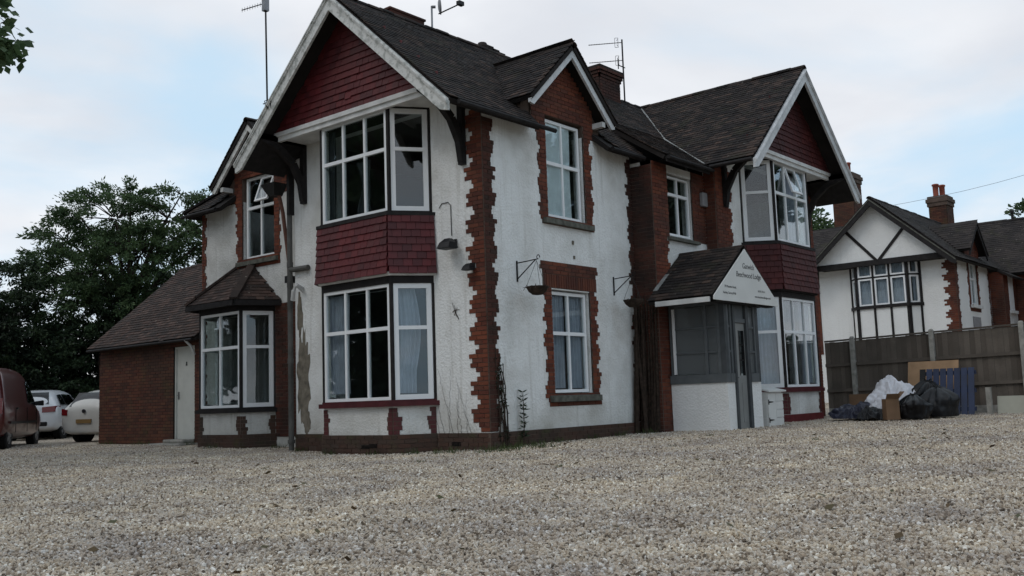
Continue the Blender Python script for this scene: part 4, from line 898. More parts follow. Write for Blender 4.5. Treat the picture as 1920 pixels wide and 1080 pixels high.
ridge_line((PA, PF, PZ1-.03), (PA, -.52, PZ1-.03), proof, M['tile'], r=.08)
f = MB(); f.box(PA-PR-.02, PA-PR+.02, PF+.06, -.70, PZ0-.105, PZ0-.01); f.build('fascia', M['trim'], porch)
f = MB(); f.box(PA-PR+.05, PA+PR-.05, PF+.12, -.54, PZ0-.05, PZ0-.02); f.build('ceiling', M['darkgrey'], porch)
f = MB()
for i in range(6): x0 = PA-1.2+i*.4; f.box(x0, x0+.385, PF+.02, PF+.16, PZ0-.10, PZ0-.06)
f.build('soffit_board', M['timber'], porch)
f = MB(); f.bar((PA-PR+.25, -.56, PZ0+.20), (PA-.1, -.56, PZ1-.12), .09, .09); f.build('flashing', M['lead'], porch)
FS = Fr((PA, PF, 0), (1, 0, 0), (0, -1, 0))
sg = MB(); FS.poly(sg, [(-PR+.02, PZ0-.07), (PR-.02, PZ0-.07), (PR-.02, PZ0+.0), (0, PZ1-.06), (-PR+.02, PZ0+.0)], 0, .025); sign = sg.build('sign_board', M['signwhite'], porch)
def lettering(txt, u, z, size, fr, d, m, parent, shear=0.0, spacing=1.0, name='lettering', align='CENTER'):
    cu = bpy.data.curves.new(name, 'FONT'); cu.body = txt; cu.size = size; cu.align_x = align; cu.extrude = 0.001; cu.shear = shear; cu.space_character = spacing
    cu.materials.append(m); o = bpy.data.objects.new(name, cu); COL.objects.link(o)
    x, z_, n = fr.u, Vector((0, 0, 1)), fr.n; p = fr.p(u, z, d)-root_loc(parent)
    me = bpy.data.meshes.new_from_object(o.evaluated_get(bpy.context.evaluated_depsgraph_get())); me.name = name; bpy.data.objects.remove(o)
    if not me.materials: me.materials.append(m)
    o = bpy.data.objects.new(name, me); COL.objects.link(o)
    o.parent = parent; o.matrix_local = Matrix(((x.x, z_.x, n.x, p.x), (x.y, z_.y, n.y, p.y), (x.z, z_.z, n.z, p.z), (0, 0, 0, 1)))
    return o
lettering('Gatwick', .10, 3.12, .150, FS, .027, M['ink'], sign, .12, 1.0)
lettering('Beechwood Lodge', .10, 2.945, .150, FS, .027, M['ink'], sign, .12, .93)
lettering('39 Massetts Road,', -.92, 2.705, .064, FS, .027, M['ink'], sign, align='LEFT')
lettering('Horley, Surrey RH6', -.99, 2.585, .064, FS, .027, M['ink'], sign, align='LEFT')
lettering('01293 775111', .62, 2.69, .055, FS, .027, M['ink'], sign)
lettering('www.beechwoodlodge.co.uk', .66, 2.575, .060, FS, .027, M['ink'], sign)

# ------------------------------------------------------------------ brick outbuilding on the left
outb = empty('outbuilding', (1.8, 11.6, 0), 'low old brick lean-to with brown tiled roof and pale side door', 'outbuilding')
FO = Fr((.6, 0, 0), (0, 1, 0), (-1, 0, 0)); OY0, OY1 = 9.20, 14.0
w = MB(); wall_holes(FO, w, OY0, OY1, -.3, 2.42, [(9.56, 10.45, -.3, 2.25)], t=.22); w.box(.6, 4.6, OY1-.22, OY1-.002, -.3, 2.4); w.box(4.4, 4.6, OY0, OY1-.22, -.3, 2.4)
w.prism([(.6, OY1-.2, 2.4), (4.6, OY1-.2, 2.4), (3.05, OY1-.2, 4.5)], (0, .198, 0)); ow = w.build('wall', M['mortar_dark'], outb)
OB = []; om = MB(); bricks(OB, om, FO, -.3, 2.41, lambda k, z: cut([(OY0, OY1)], 9.56, 10.45) if z < 2.25 else [(OY0, OY1)], M['brick_old']); om.build('mortar', M['mortar_dark'], ow); lay('brick', ow, OB, 200, 'bricks')
dd = MB(); FO.box(dd, 9.60, 10.41, .10, 2.21, -.12, -.06); od = dd.build('door', M['whitedoor'], outb)
f = MB(); FO.box(f, 9.56, 9.60, .1, 2.25, -.13, -.02); FO.box(f, 10.41, 10.45, .1, 2.25, -.13, -.02); FO.box(f, 9.60, 10.41, 2.21, 2.25, -.13, -.02); f.build('door_frame', M['whitedoor'], outb)
hd = MB(); FO.box(hd, 10.31, 10.36, 1.02, 1.20, -.06, -.045); hd.tube([FO.p(10.335, 1.12, -.05), FO.p(10.335, 1.12, -.01), FO.p(10.23, 1.12, -.01)], .01, 6); hd.build('handle', M['steel'], od)
hd = MB(); FO.box(hd, 9.98, 10.03, 1.80, 1.83, -.06, -.045); FO.box(hd, 9.985, 9.997, 1.83, 1.89, -.06, -.05); FO.box(hd, 10.013, 10.025, 1.83, 1.89, -.06, -.05); hd.build('door_numeral', M['ink'], od)
s_ = MB(); s_.box(.10, .62, 9.42, 10.75, -.2, .02); s_.box(.30, .60, 9.58, 10.44, .02, .10); s_.build('doorstep', M['concrete'], outb, bevel=.02)
OS = .862; oz = lambda x: 2.40+OS*(x-.36); n = Vector((-OS, 0, 1)).normalized(); r_ = MB()
r_.prism([Vector(p)-n*.012 for p in ((.36, OY0-.02, 2.40), (.36, 14.2, 2.40), (3.06, 14.2, oz(3.06)), (3.06, OY0-.02, oz(3.06)))], -n*.07)
n2 = Vector((OS, 0, 1)).normalized(); r_.prism([Vector(p)-n2*.012 for p in ((5.6, OY0-.02, 2.2), (5.6, 14.2, 2.2), (3.06, 14.2, oz(3.06)), (3.06, OY0-.02, oz(3.06)))], -n2*.07)
oroof = r_.build('roof', M['underlay'], outb); OT = []; co = 1/math.sqrt(1+OS*OS)
tiles(OT, (.36, 0, 2.40), (0, -1, 0), (1, 0, OS), [(-14.22, 0), (-OY0+.02, 0), (-OY0+.02, 2.7/co), (-14.22, 2.7/co)], M['tile_red'], gauge=.11, n=n, lift=.02); lay('roof_tile', oroof, OT, 300, 'roof_tiles')
ridge_line((3.06, 14.2, oz(3.06)-.02), (3.06, OY0, oz(3.06)-.02), oroof, M['tile_red'])
f = MB(); f.tube([(.31, OY0+.05, 2.36), (.31, 14.15, 2.36)], .03, 8); f.build('gutter', M['timber'], outb)
f = MB(); f.tube([(.30, 9.50, 2.36), (.42, 9.46, 2.22), (.50, 9.42, 2.02)], .03, 8); f.build('downpipe', M['pipe_white'], outb)

# ------------------------------------------------------------------ things fixed to the walls and roofs
def floodlight(loc, n, size, label):
    e = empty('floodlight', loc, label, 'floodlight'); n = Vector(n); p = Vector(loc); u = n.cross(Vector((0, 0, 1))).normalized()
    f = Fr(loc, u, n); b = MB(); f.box(b, -.05, .05, -.05, .05, .014, .03); b.tube([f.p(0, 0, .03), f.p(0, -.02, .12*size)], .02, 6); b.build('mount', M['iron'], e)
    z = size; b = MB(); P8 = lambda hw, d0, d1, zz: [f.p(-hw, zz, d0), f.p(hw, zz, d0), f.p(hw, zz, d1), f.p(-hw, zz, d1)]
    b.hexa(P8(.115*z, .07*z, .26*z, -.10*z), P8(.095*z, .09*z, .22*z, -.02*z)); b.hexa(P8(.095*z, .09*z, .22*z, -.0199*z), P8(.045*z, .11*z, .17*z, .035*z)); b.build('lamp_head', M['plastic_black'], e)
    b = MB(); b.hexa(P8(.10*z, .085*z, .245*z, -.108*z), P8(.10*z, .085*z, .245*z, -.1005*z)); b.build('lens', M['darkgrey'], e)
    return e
floodlight((0, .66, 3.43), (-1, 0, 0), 1.25, 'black floodlight with its cable on the white wall left of the corner')
floodlight((-.012, .26, 2.98), (-1, 0, 0), .8, 'small black lamp on the brick corner pier')
def basket(x, label_b, label_h, zz):
    w = empty('wall_bracket', (x, 0, zz), label_b, 'bracket', 'black iron hanging basket brackets on the white wall')
    b = MB(); b.bar((x, -.012, zz), (x, -.012, zz+.36), .025, .018, (0, 1, 0)); b.tube([(x, -.02, zz+.32), (x, -.46, zz+.34)], .010, 6); b.tube([(x, -.02, zz+.05), (x, -.42, zz+.335)], .010, 6)
    b.tube([(x, -.46+.035*math.cos(t)*.9-.02, zz+.375+.035*math.sin(t)) for t in np.linspace(-1.6, 3.6, 9)], .008, 6); b.build('bracket_arm', M['iron'], w)
    h = empty('hanging_basket', (x, -.44, zz-.28), label_h, 'hanging basket', 'hanging baskets on the white wall')
    b = MB()
    for k in range(3):
        t = 2.1*k+.4; b.tube([(x, -.44, zz+.32), (x+.19*math.cos(t), -.44+.19*math.sin(t), zz-.13)], .004, 4)
    b.build('chain', M['iron'], h)
    b = MB(); b.lathe([(.02, -.13), (.09, -.12), (.15, -.07), (.19, 0), (.195, .015), (.17, .005), (.0, -.02)], (x, -.44, zz-.14), 14); b.build('bowl', M['creeper_dead'], h, smooth=True)
    b = MB(); rnd = random.Random(int(x*10))
    for k in range(22):
        t = rnd.uniform(0, 6.28); r0 = rnd.uniform(.02, .15); p0 = Vector((x+r0*math.cos(t), -.44+r0*math.sin(t), zz-.15)); b.tube([p0, p0+Vector((math.cos(t)*.05, math.sin(t)*.05, rnd.uniform(.02, .06))), p0+Vector((math.cos(t)*.11, math.sin(t)*.11, rnd.uniform(-.05, .03)))], .004, 4)
    b.build('dry_plant', M['bark'], h)
basket(.80, 'iron bracket on the white wall between the corner pier and the lower window', 'bare hanging basket beside the brick arch of the lower window', 2.74)
basket(3.72, 'iron bracket on the white wall between the lower window and the dark creeper', 'bare hanging basket in front of the dark brick edge near the porch', 2.68)
def yagi(mb, tip, root, n, half, vert=False):
    tip, root = Vector(tip), Vector(root); mb.tube([root, tip], .010, 5); d = (tip-root).normalized(); sd = d.cross(Vector((0, 0, 1))).normalized(); e = Vector((0, 0, 1)) if vert else sd
    for k in range(n): p = root+(tip-root)*(.12+.86*k/(n-1)); mb.tube([p-e*half, p+e*half], .0045, 4)
def bracket_frame(mb, c, e, w, h):
    c = Vector(c); e = Vector(e)
    for s in (-1, 1): mb.tube([c+Vector((0, 0, s*h*.4)), c+Vector((0, 0, s*h))+e*w*.25, c+Vector((0, 0, s*h))-e*w*.25], .007, 4)
    mb.tube([c-e*w*.3+Vector((0, 0, -h)), c-e*w*.3+Vector((0, 0, h))], .006, 4); mb.tube([c+e*w*.2+Vector((0, 0, -h)), c+e*w*.2+Vector((0, 0, h))], .006, 4)
a1 = empty('aerial', (-1.14, 4.30, 6.4), 'tall thin aerial mast clamped to the white bargeboard of the main gable', 'aerial')
b = MB(); b.tube([(-1.15, 4.33, 6.35), (-1.15, 4.37, 8.55)], .017, 6); b.build('mast', M['iron'], a1)
b = MB(); b.tube([(-1.12, 4.24, 6.32), (-1.16, 4.26, 6.5), (-1.16, 4.40, 6.5), (-1.12, 4.42, 6.36)], .01, 5); b.tube([(-1.15, 4.22, 6.46), (-1.15, 4.46, 6.46)], .01, 5); b.build('clamp', M['iron'], a1)
b = MB(); yagi(b, (-1.35, 4.85, 8.36), (-1.15, 4.36, 8.42), 9, .045, True); b.build('antenna', M['iron'], a1)
b = MB(); b.box(-1.20, -1.10, 4.32, 4.42, 8.26, 8.55); b.build('antenna_box', M['steel'], a1)
a2 = empty('satellite_dish', (1.5, 2.56, 8.1), 'small grey satellite dish on a pole at the ridge of the main roof', 'satellite dish')
b = MB(); b.tube([(1.52, 2.56, 8.0), (1.52, 2.56, 8.62)], .02, 6); b.tube([(1.52, 2.56, 8.60), (1.57, 2.5, 8.60)], .03, 6); b.build('pole', M['steel'], a2)
b = MB(); b.lathe([(.02, 0), (.10, .01), (.165, .035), (.17, .045), (.10, .02), (.0, .01)], (0, 0, 0), 16); d2 = b.build('dish', M['dishgrey'], a2, local=True, smooth=True); d2.location = Vector((1.62, 2.48, 8.62))-Vector(a2.location); d2.rotation_euler = Vector((.75, -.62, .1)).to_track_quat('Z', 'Y').to_euler()
b = MB(); b.tube([(1.62, 2.47, 8.46), (1.98, 2.22, 8.70)], .014, 6); b.box(1.90, 2.04, 2.15, 2.24, 8.66, 8.74); b.build('receiver_arm', M['iron'], a2)
a3 = empty('aerial', (7.88, 2.25, 8.3), 'double television aerial strapped to the brick chimney', 'aerial')
b = MB(); b.tube([(7.90, 2.22, 7.95), (7.90, 2.22, 9.55)], .022, 6); b.tube([(7.7, 2.22, 8.84), (7.98, 2.22, 8.84)], .014, 5); b.tube([(7.68, 2.22, 8.74), (7.68, 2.22, 9.0)], .014, 5); b.build('mast', M['iron'], a3)
for z in (9.48, 9.02):
    b = MB(); yagi(b, (7.42, 2.9, z-.02), (7.90, 2.24, z), 12, .035); bracket_frame(b, (7.83, 2.33, z-.0), (.59, -.8, 0), .16, .12); b.build('antenna', M['iron'], a3)

# storage box by the porch
sb = empty('storage_box', (6.77, -1.5, 0), 'small white timber store with black hinges beside the porch', 'storage box')
FX = Fr((6.42, -1.75, .0), (1, 0, 0), (0, -1, 0))
b = MB(); b.box(6.43, 7.12, -1.74, -1.25, .02, .72); b.build('body', M['render_far'], sb)
for k in range(4):
    b = MB(); FX.box(b, .37, .70, .04+k*.165, .195+k*.165, -.01, .012+.004*(k % 2)); b.build('plank', M['board_white'], sb)
for k in range(4):
    b = MB(); Fr((6.43, 0, 0), (0, 1, 0), (-1, 0, 0)).box(b, -1.73, -1.26, .04+k*.165, .195+k*.165, 0, .012); b.build('plank', M['board_white'], sb)
b = MB(); FX.box(b, 0.0, .345, .04, .70, -.005, .022); sd_ = b.build('door', M['board_white'], sb)
for z in (.16, .52):
    b = MB(); FX.box(b, .0, .03, z-.05, z+.05, .022, .03); FX.poly(b, [(.03, z-.018), (.22, z-.006), (.22, z+.006), (.03, z+.018)], .022, .03); b.build('hinge', M['iron'], sd_)
b = MB(); b.hexa([Vector(p) for p in ((6.38, -1.82, .72), (7.18, -1.82, .72), (7.18, -1.22, .86), (6.38, -1.22, .86))], [Vector(p) for p in ((6.38, -1.82, .75), (7.18, -1.82, .75), (7.18, -1.22, .89), (6.38, -1.22, .89))]); b.build('lid', M['board_white'], sb)

# ------------------------------------------------------------------ curtains and blinds
(a0f, a0L), (a1f, a1L), (a2f, a2L) = facA; (w0f, w0L), (w1f, w1L), (w2f, w2L) = facW
curtain(a1f, 1.25, 1.78, .95, 2.72, -.16, M['curtain'], 'pale curtain at the left end of the ground floor bay under the main gable', folds=6)
curtain(a0f, .30, .70, .92, 2.72, -.16, M['curtain'], 'pale gathered curtain in the right pane of the ground floor bay under the main gable', gather=-.25, folds=6, wave=-1)
curtain(a1f, 1.60, 1.78, 4.15, 5.8, -.18, M['curtain_dark'], 'dark curtain at the left end of the upper bay under the main gable', folds=4)
curtain(a1f, .95, 1.33, 4.15, 5.2, -.45, M['curtain_dark'], 'dark curtain hanging in the middle of the upper bay under the main gable', gather=.4, folds=5)
curtain(w0f, .10, .66, .90, 2.72, -.16, M['curtain'], 'pale full curtain in the left pane of the bay beside the porch', folds=7)
curtain(w1f, 1.22, 1.76, .90, 2.72, -.16, M['curtain'], 'pale curtain at the right end of the bay beside the porch', folds=6)
curtain(w1f, 1.25, 1.76, 4.15, 5.8, -.3, M['curtain'], 'pale curtain behind the right pane of the upper bay with an open light', folds=5)
curtain(FB, 1.88, 2.28, .92, 2.6, -.17, M['curtain'], 'pale curtain on the left side of the arched ground floor window', folds=5)
curtain(FB, 2.36, 2.80, .92, 2.6, -.17, M['curtain'], 'pale curtain on the right side of the arched ground floor window', folds=5)
curtain(FB, 1.84, 2.62, 4.06, 5.8, -.125, M['net'], 'pale blind drawn behind the window in the small brick gable', folds=4, amp=.006, name='blind')

# ------------------------------------------------------------------ boundary fence
FEX = 11.9
fence = empty('fence', (FEX, -4.5, .12), 'grey weathered close boarded fence with concrete posts along the far side of the yard', 'fence')
M['fence'] = pieces_mat('fence_board', [(0, (.080, .066, .054)), (.5, (.115, .096, .080)), (1, (.145, .122, .102))], rough=0.9, stain=(.066, .058, .048), stain_scale=2.0, stain_amt=0.6)
ft = lambda y: 1.92-.024*(y+.8)                        # top edge
FB_ = []; y = -.78; k = 0
while y > -10.6:
    wd = .118+random.uniform(-.006, .006); zt = ft(y)-.03+random.uniform(-.006, .006); zb = gz(FEX, y)+.16
    FB_.append((Vector((FEX+.012*(k % 2)+random.uniform(-.003, .003), y-wd/2, (zt+zb)/2)), Vector((.016, 0, 0)), Vector((0, wd+.008, 0)), Vector((0, 0, zt-zb)), M['fence'], Vector((-1, 0, 0)))); y -= wd; k += 1
lay('board', fence, FB_, 300)
b = MB(); b.bar((FEX, -.78, ft(-.78)), (FEX, -10.6, ft(-10.6)), .075, .04); b.build('capping_rail', M['fence'], fence)
b = MB(); b.bar((FEX+.004, -.78, gz(FEX, 0)+.08), (FEX+.004, -10.6, gz(FEX, 0)+.08), .04, .18); b.build('gravel_board', M['concrete'], fence)
for zz in (.55, 1.18):
    b = MB(); b.bar((FEX-.035, -.78, zz+.14), (FEX-.035, -10.6, zz+.30), .05, .075); b.build('rail', M['fence'], fence)
for y in (-1.5, -3.38, -5.3, -7.2, -9.1):
    b = MB(); zt = ft(y)+.07; b.box(FEX-.115, FEX-.015, y-.05, y+.05, -.3, zt-.04); b.hexa([Vector(p) for p in ((FEX-.115, y-.05, zt-.04), (FEX-.015, y-.05, zt-.04), (FEX-.015, y+.05, zt-.04), (FEX-.115, y+.05, zt-.04))], [Vector(p) for p in ((FEX-.09, y-.03, zt), (FEX-.03, y-.03, zt), (FEX-.03, y+.03, zt), (FEX-.09, y+.03, zt))]); b.build('post', M['concrete'], fence)

# ------------------------------------------------------------------ rubbish heap in front of the fence
def lump(name, c, r, m, seed, crease=.22, fine=.07, label=None, cat=None, group=None, subdiv=5, flat=.0, tail=None):
    import bmesh
    bm = bmesh.new(); bmesh.ops.create_icosphere(bm, subdivisions=subdiv, radius=1.0); o3 = Vector((seed*3.1, seed*1.7, seed*2.3))
    for v in bm.verts:
        p = v.co.copy(); n1 = noise.noise(p*1.3+o3); rid = 1-abs(noise.noise(p*2.2+o3*2))*2; rid2 = 1-abs(noise.noise(p*4.6+o3))*2; rid3 = 1-abs(noise.noise(p*9+o3))*2
        w1 = o3+Vector((noise.noise(p*1.1+o3), noise.noise(p*1.1-o3), noise.noise(p*1.4)))*.9; rid = 1-abs(noise.noise(Vector((p.x*2.4, p.y*2.4, p.z*.9))+w1))*2; k = 1+.42*n1+crease*(rid-.5)*.42+crease*.22*(rid2-.5)+fine*.45*(rid3-.5)
        q = p*k
        if tail and p.z > .55: q.z += (p.z-.55)*tail*2; q.x *= 1-(p.z-.55)*1.4; q.y *= 1-(p.z-.55)*1.4
        v.co = Vector((q.x*r[0], q.y*r[1], max(q.z*r[2], -r[2]*.72)))
    me = bpy.data.meshes.new(name); bm.to_mesh(me); bm.free(); me.materials.append(m); me.polygons.foreach_set('use_smooth', [True]*len(me.polygons))
    o = bpy.data.objects.new(name, me); COL.objects.link(o); o.location = (c[0], c[1], c[2]+r[2]*.70); return tag(o, label, cat, group)
def sheet_heap(name, c, w, d, h, m, seed, label, cat):
    """a plastic sheet thrown over a heap: a height field with long drawn folds and a ragged rim"""
    n = 90; o3 = Vector((seed*3.3, seed*1.9, 0)); vs = []; fs = []
    for j in range(n+1):
        for i in range(n+1):
            u, v = i/n*2-1, j/n*2-1; rr = math.hypot(u, v); a = math.atan2(v, u); rim = 1+.22*noise.noise(Vector((math.cos(a)*1.6, math.sin(a)*1.6, seed)))
            q = Vector((u*1.6, v*1.6, 0))+o3; wv = Vector((noise.noise(q*1.2), noise.noise(q*1.2+Vector((9, 3, 1))), 0))*.8
            hh = max(0, 1-(rr/rim)**2.2)*(1+.45*noise.noise(q*1.1)); f1 = 1-abs(noise.noise(Vector((q.x*1.7, q.y*1.7, 2))+wv))*2; f2 = 1-abs(noise.noise(Vector((q.x*4.1, q.y*4.1, 5))+wv*2))*2; f3 = 1-abs(noise.noise(Vector((q.x*9, q.y*9, 7))+wv*3))*2
            k = min(1, hh*3)
            vs.append((c[0]+w*u*rim*(1+.08*f2), c[1]+d*v*rim*(1+.08*f1), c[2]+h*(hh+k*(.17*f1+.10*f2+.04*f3))))
    for j in range(n):
        for i in range(n):
            if math.hypot((i+.5)/n*2-1, (j+.5)/n*2-1) < 1.0: fs.append((j*(n+1)+i, j*(n+1)+i+1, (j+1)*(n+1)+i+1, (j+1)*(n+1)+i))
    mb = MB(); mb.add(vs, fs); o = mb.build(name, m, smooth=True); return tag(o, label, cat)
sheet_heap('plastic_sheet', (9.75, -3.12, .14), .66, .66, .60, M['sheet_plastic'], 3, 'heap of crumpled white plastic sheeting on top of the rubbish', 'plastic sheet')
sheet_heap('plastic_sheet', (9.12, -3.18, .11), .42, .40, .34, M['sheet_plastic'], 8, 'lower fold of white plastic spilling towards the yard beside the cardboard box', 'plastic sheet')
sheet_heap('plastic_sheet', (9.05, -2.55, .10), .55, .50, .26, M['tarp_dark'], 5, 'low dark blue crumpled plastic at the end nearest the house', 'plastic sheet')
sheet_heap('rubbish_bag', (8.55, -3.05, .09), .34, .30, .20, M['bag_grey'], 12, 'flat dark grey bag in front of the white plastic', 'rubbish bag')
def sack(c, r, h, m, seed, label, lean=(0, 0), pleats=13):
    rng = random.Random(seed); vs = []; fs = []; nu, nz = 72, 26; o3 = Vector((seed*2.7, seed*1.3, 4.1))
    for j in range(nz+1):
        t = j/nz; z = h*t; prof = (.80+.28*math.sin(min(t, .75)/.75*math.pi*.62))*max(0, 1-max(0, t-.55)/.45)**.62 if t < .93 else .10+.10*(t-.93)/.07
        prof = max(prof, .05); g = .02+.13*t**1.5
        for i in range(nu):
            a = 2*math.pi*i/nu; p = Vector((math.cos(a), math.sin(a), t*1.6)); n1 = noise.noise(p*1.25+o3)
            k = prof*(1+.34*n1)*(1+g*math.sin(pleats*a+2.2*noise.noise(p*2+o3)+seed))+.06*prof*(1-abs(noise.noise(p*4.2+o3))*2)
            vs.append((r[0]*k*math.cos(a)+lean[0]*t*t, r[1]*k*math.sin(a)+lean[1]*t*t, z*(1+.10*n1)))
    for j in range(nz):
        for i in range(nu): fs.append((j*nu+i, j*nu+(i+1) % nu, (j+1)*nu+(i+1) % nu, (j+1)*nu+i))
    fs += [tuple(range(nu))[::-1], tuple(nz*nu+i for i in range(nu))]
    me = bpy.data.meshes.new('rubbish_bag'); me.from_pydata(vs, [], fs); me.materials.append(m); me.polygons.foreach_set('use_smooth', [True]*len(me.polygons))
    o = bpy.data.objects.new('rubbish_bag', me); COL.objects.link(o); o.location = c; return tag(o, label, 'rubbish bag')
def open_box(name, loc, rz, L, W, H, m, label, cat, flaps=True):
    e = empty(name, loc, label, cat, rz=rz); b = MB(); t = .006
    b.box(-L/2, L/2, -W/2, -W/2+t, 0, H); b.box(-L/2, L/2, W/2-t, W/2, 0, H); b.box(-L/2, -L/2+t, -W/2+t, W/2-t, 0, H); b.box(L/2-t, L/2, -W/2+t, W/2-t, 0, H); b.box(-L/2, L/2, -W/2, W/2, 0, t); b.build('carton', m, e, local=True)
    if flaps:
        f = MB(); f.hexa([Vector(p) for p in ((-L/2, -W/2, H), (L/2, -W/2, H), (L/2, -W/2-.12, H+.14), (-L/2, -W/2-.12, H+.14))], [Vector(p) for p in ((-L/2, -W/2, H+.006), (L/2, -W/2, H+.006), (L/2, -W/2-.12, H+.146), (-L/2, -W/2-.12, H+.146))]); f.build('flap', m, e, local=True)
        f = MB(); f.hexa([Vector(p) for p in ((-L/2, -W/2, H), (-L/2, W/2, H), (-L/2-.10, W/2, H+.10), (-L/2-.10, -W/2, H+.10))], [Vector(p) for p in ((-L/2, -W/2, H+.006), (-L/2, W/2, H+.006), (-L/2-.10, W/2, H+.106), (-L/2-.10, -W/2, H+.106))]); f.build('flap', m, e, local=True)
    return e
open_box('cardboard_box', (8.35, -3.52, gz(8.35, -3.5)+.02), R(35), .30, .26, .42, M['cardboard'], 'brown cardboard box standing open at the front of the rubbish', 'cardboard box')
open_box('cardboard_box', (10.6, -2.1, gz(10.6, -2.1)+.02), R(10), .55, .45, .50, M['cardboard'], 'dim brown carton against the fence beside the house bay', 'cardboard box', False)
sack((8.62, -3.92, .08), (.30, .28), .50, M['bag_black'], 6, 'black bag next to the standing cardboard box', (.08, .05))
sack((9.35, -4.22, .10), (.34, .30), .62, M['bag_grey'], 9, 'dark grey tied bag leaning on the blue pallet', (.12, .1), 11)
sack((9.95, -3.72, .12), (.36, .34), .74, M['bag_black'], 15, 'tall black bag behind the cardboard box', (-.05, -.1), 12)
# tan plywood sheet, blue pallet, boards
def lean_board(name, y0, y1, x_foot, x_top, z0, z1, th, m, label, cat):
    b = MB(); b.hexa([Vector(p) for p in ((x_foot, y0, z0), (x_foot, y1, z0), (x_top, y1, z1), (x_top, y0, z1))], [Vector(p) for p in ((x_foot-th, y0, z0), (x_foot-th, y1, z0), (x_top-th, y1, z1), (x_top-th, y0, z1))]); return tag(b.build(name, m), label, cat)
lean_board('plywood_sheet', -3.98, -2.86, 11.35, 11.68, gz(11.4, -3.4)+.0, 1.30, .02, M['plywood'], 'tan plywood sheet standing behind the blue pallet against the fence', 'plywood')
pal = empty('pallet', (10.95, -3.8, .12), 'old blue painted slatted pallet propped upright behind the black bags', 'pallet')
for i in range(8):
    y0 = -3.28-.148*i; z0 = gz(10.9, -3.8); b = MB(); x0 = 10.86+random.uniform(-.006, .006)
    b.hexa([Vector(p) for p in ((x0, y0, z0), (x0, y0-.125, z0), (x0+.26, y0-.125, z0+1.03), (x0+.26, y0, z0+1.03))], [Vector(p) for p in ((x0+.022, y0, z0), (x0+.022, y0-.125, z0), (x0+.282, y0-.125, z0+1.03), (x0+.282, y0, z0+1.03))]); b.build('slat', M['bluepaint'] if i != 0 else M['bag_grey'], pal)
for zz in (.12, .52, .92):
    b = MB(); xx = 10.885+.26*zz; b.box(xx+.01, xx+.085, -4.46, -3.28, gz(10.9, -3.8)+zz-.04, gz(10.9, -3.8)+zz+.05); b.build('bearer', M['bluepaint'], pal)
tag(MB().box(10.93, 11.03, -4.78, -4.68, -.1, .66).build('stub_post', M['concrete']), 'short grey stub post just right of the blue pallet', 'post')
lean_board('board', -5.95, -4.84, 11.15, 11.22, gz(11.1, -5.4)+.0, .46, .02, M['board_grey'], 'long low pale grey board lying on edge against the fence', 'board')
lean_board('board', -5.93, -5.42, 11.11, 11.15, gz(11.1, -5.6)+.14, .475, .012, M['board_white'], 'smaller bright white panel against the long grey board', 'board')

# ------------------------------------------------------------------ neighbouring half-timbered house (same pattern of gables, seen over the fence)
NO = Vector((25.0, -.42, -.32))
nb = empty('neighbour_house', NO, 'white half timbered house with black beams seen over the fence', 'house')
NA = Fr(NO, (0, 1, 0), (-1, 0, 0)); NB_ = Fr(NO, (1, 0, 0), (0, -1, 0)); NC = 2.50; WS_ = Fr(NO+Vector((6.55, 0, 0)), (0, -1, 0), (-1, 0, 0)); NM = Fr(NO+Vector((0, -.5, 0)), (1, 0, 0), (0, -1, 0))
w = MB(); wall_holes(NA, w, 0, 5.04, -.3, 5.64, [(NC-1.2, NC+1.2, 4.0, 5.6)]); wall_holes(NB_, w, .252, 4.5, -.3, 5.6, [(1.74, 2.75, 4.0, 5.6)]); wall_holes(NA, w, 5.04, 9.0, -.3, 5.0, [], .24)
w.box(NO.x+.3, NO.x+11, NO.y+8.7, NO.y+9, NO.z, NO.z+5.2); w.build('wall', M['render_far'], nb)
NBR = []; nm = MB()
bricks(NBR, nm, NA, 2.4, 5.6, lambda k, z: Q(k, 0, 1, .22, .44), M['brick']); bricks(NBR, nm, NB_, 2.4, 5.55, lambda k, z: Q(k, 0, 1, .2, .3)+Q(k, 4.5, -1, .12, .2, 2), M['brick'])
bricks(NBR, nm, NB_, 3.75, 5.6, lambda k, z: surround(z, k, 1.74, 2.75, 4.0, 5.9, (.17, .25), (.17, .26)), M['brick']); bricks(NBR, nm, NA, 2.4, 5.4, lambda k, z: [(5.06, 5.5)], M['brick'], d=.03, back=.02)
bricks(NBR, nm, NB_, 5.6, 6.9, lambda k, z: [(2.25-max(0, min(.95, (7.05-z)/.95)), 2.25+max(0, min(.95, (7.05-z)/.95)))], M['brick'])
NR_ = Fr(NO+Vector((4.5, 0, 0)), (0, -1, 0), (-1, 0, 0)); bricks(NBR, nm, NR_, 2.4, 5.4, lambda k, z: [(0.013, .5)], M['brick']); bricks(NBR, nm, NM, 2.4, 5.3, lambda k, z: [(4.5, 6.55)], M['brick']); bricks(NBR, nm, WS_, 2.4, 5.4, lambda k, z: [(.51, 5.5)], M['brick'])
w = MB(); w.box(NO.x+4.51, NO.x+6.54, NO.y-.485, NO.y-.01, NO.z, NO.z+5.4); w.box(NO.x+6.57, NO.x+6.8, NO.y-5.5, NO.y-.49, NO.z, NO.z+5.5); w.build('wall', M['mortar'], nb)
bw = nm.build('brickwork', M['mortar'], nb); lay('brick', bw, NBR, 120, 'bricks')
window('window', nb, NB_, 1.80, 2.70, 4.02, 5.6, 2, 5.0, d=-.06); sm_ = MB(); NB_.box(sm_, 1.6, 2.9, 3.88, 4.0, .0, .12); sm_.build('sill', M['trim'], nb)
sm_ = MB(); NB_.box(sm_, 1.75, 2.75, 3.15, 3.55, .012, .03); sm_.build('wall_panel', M['dishgrey'], nb)
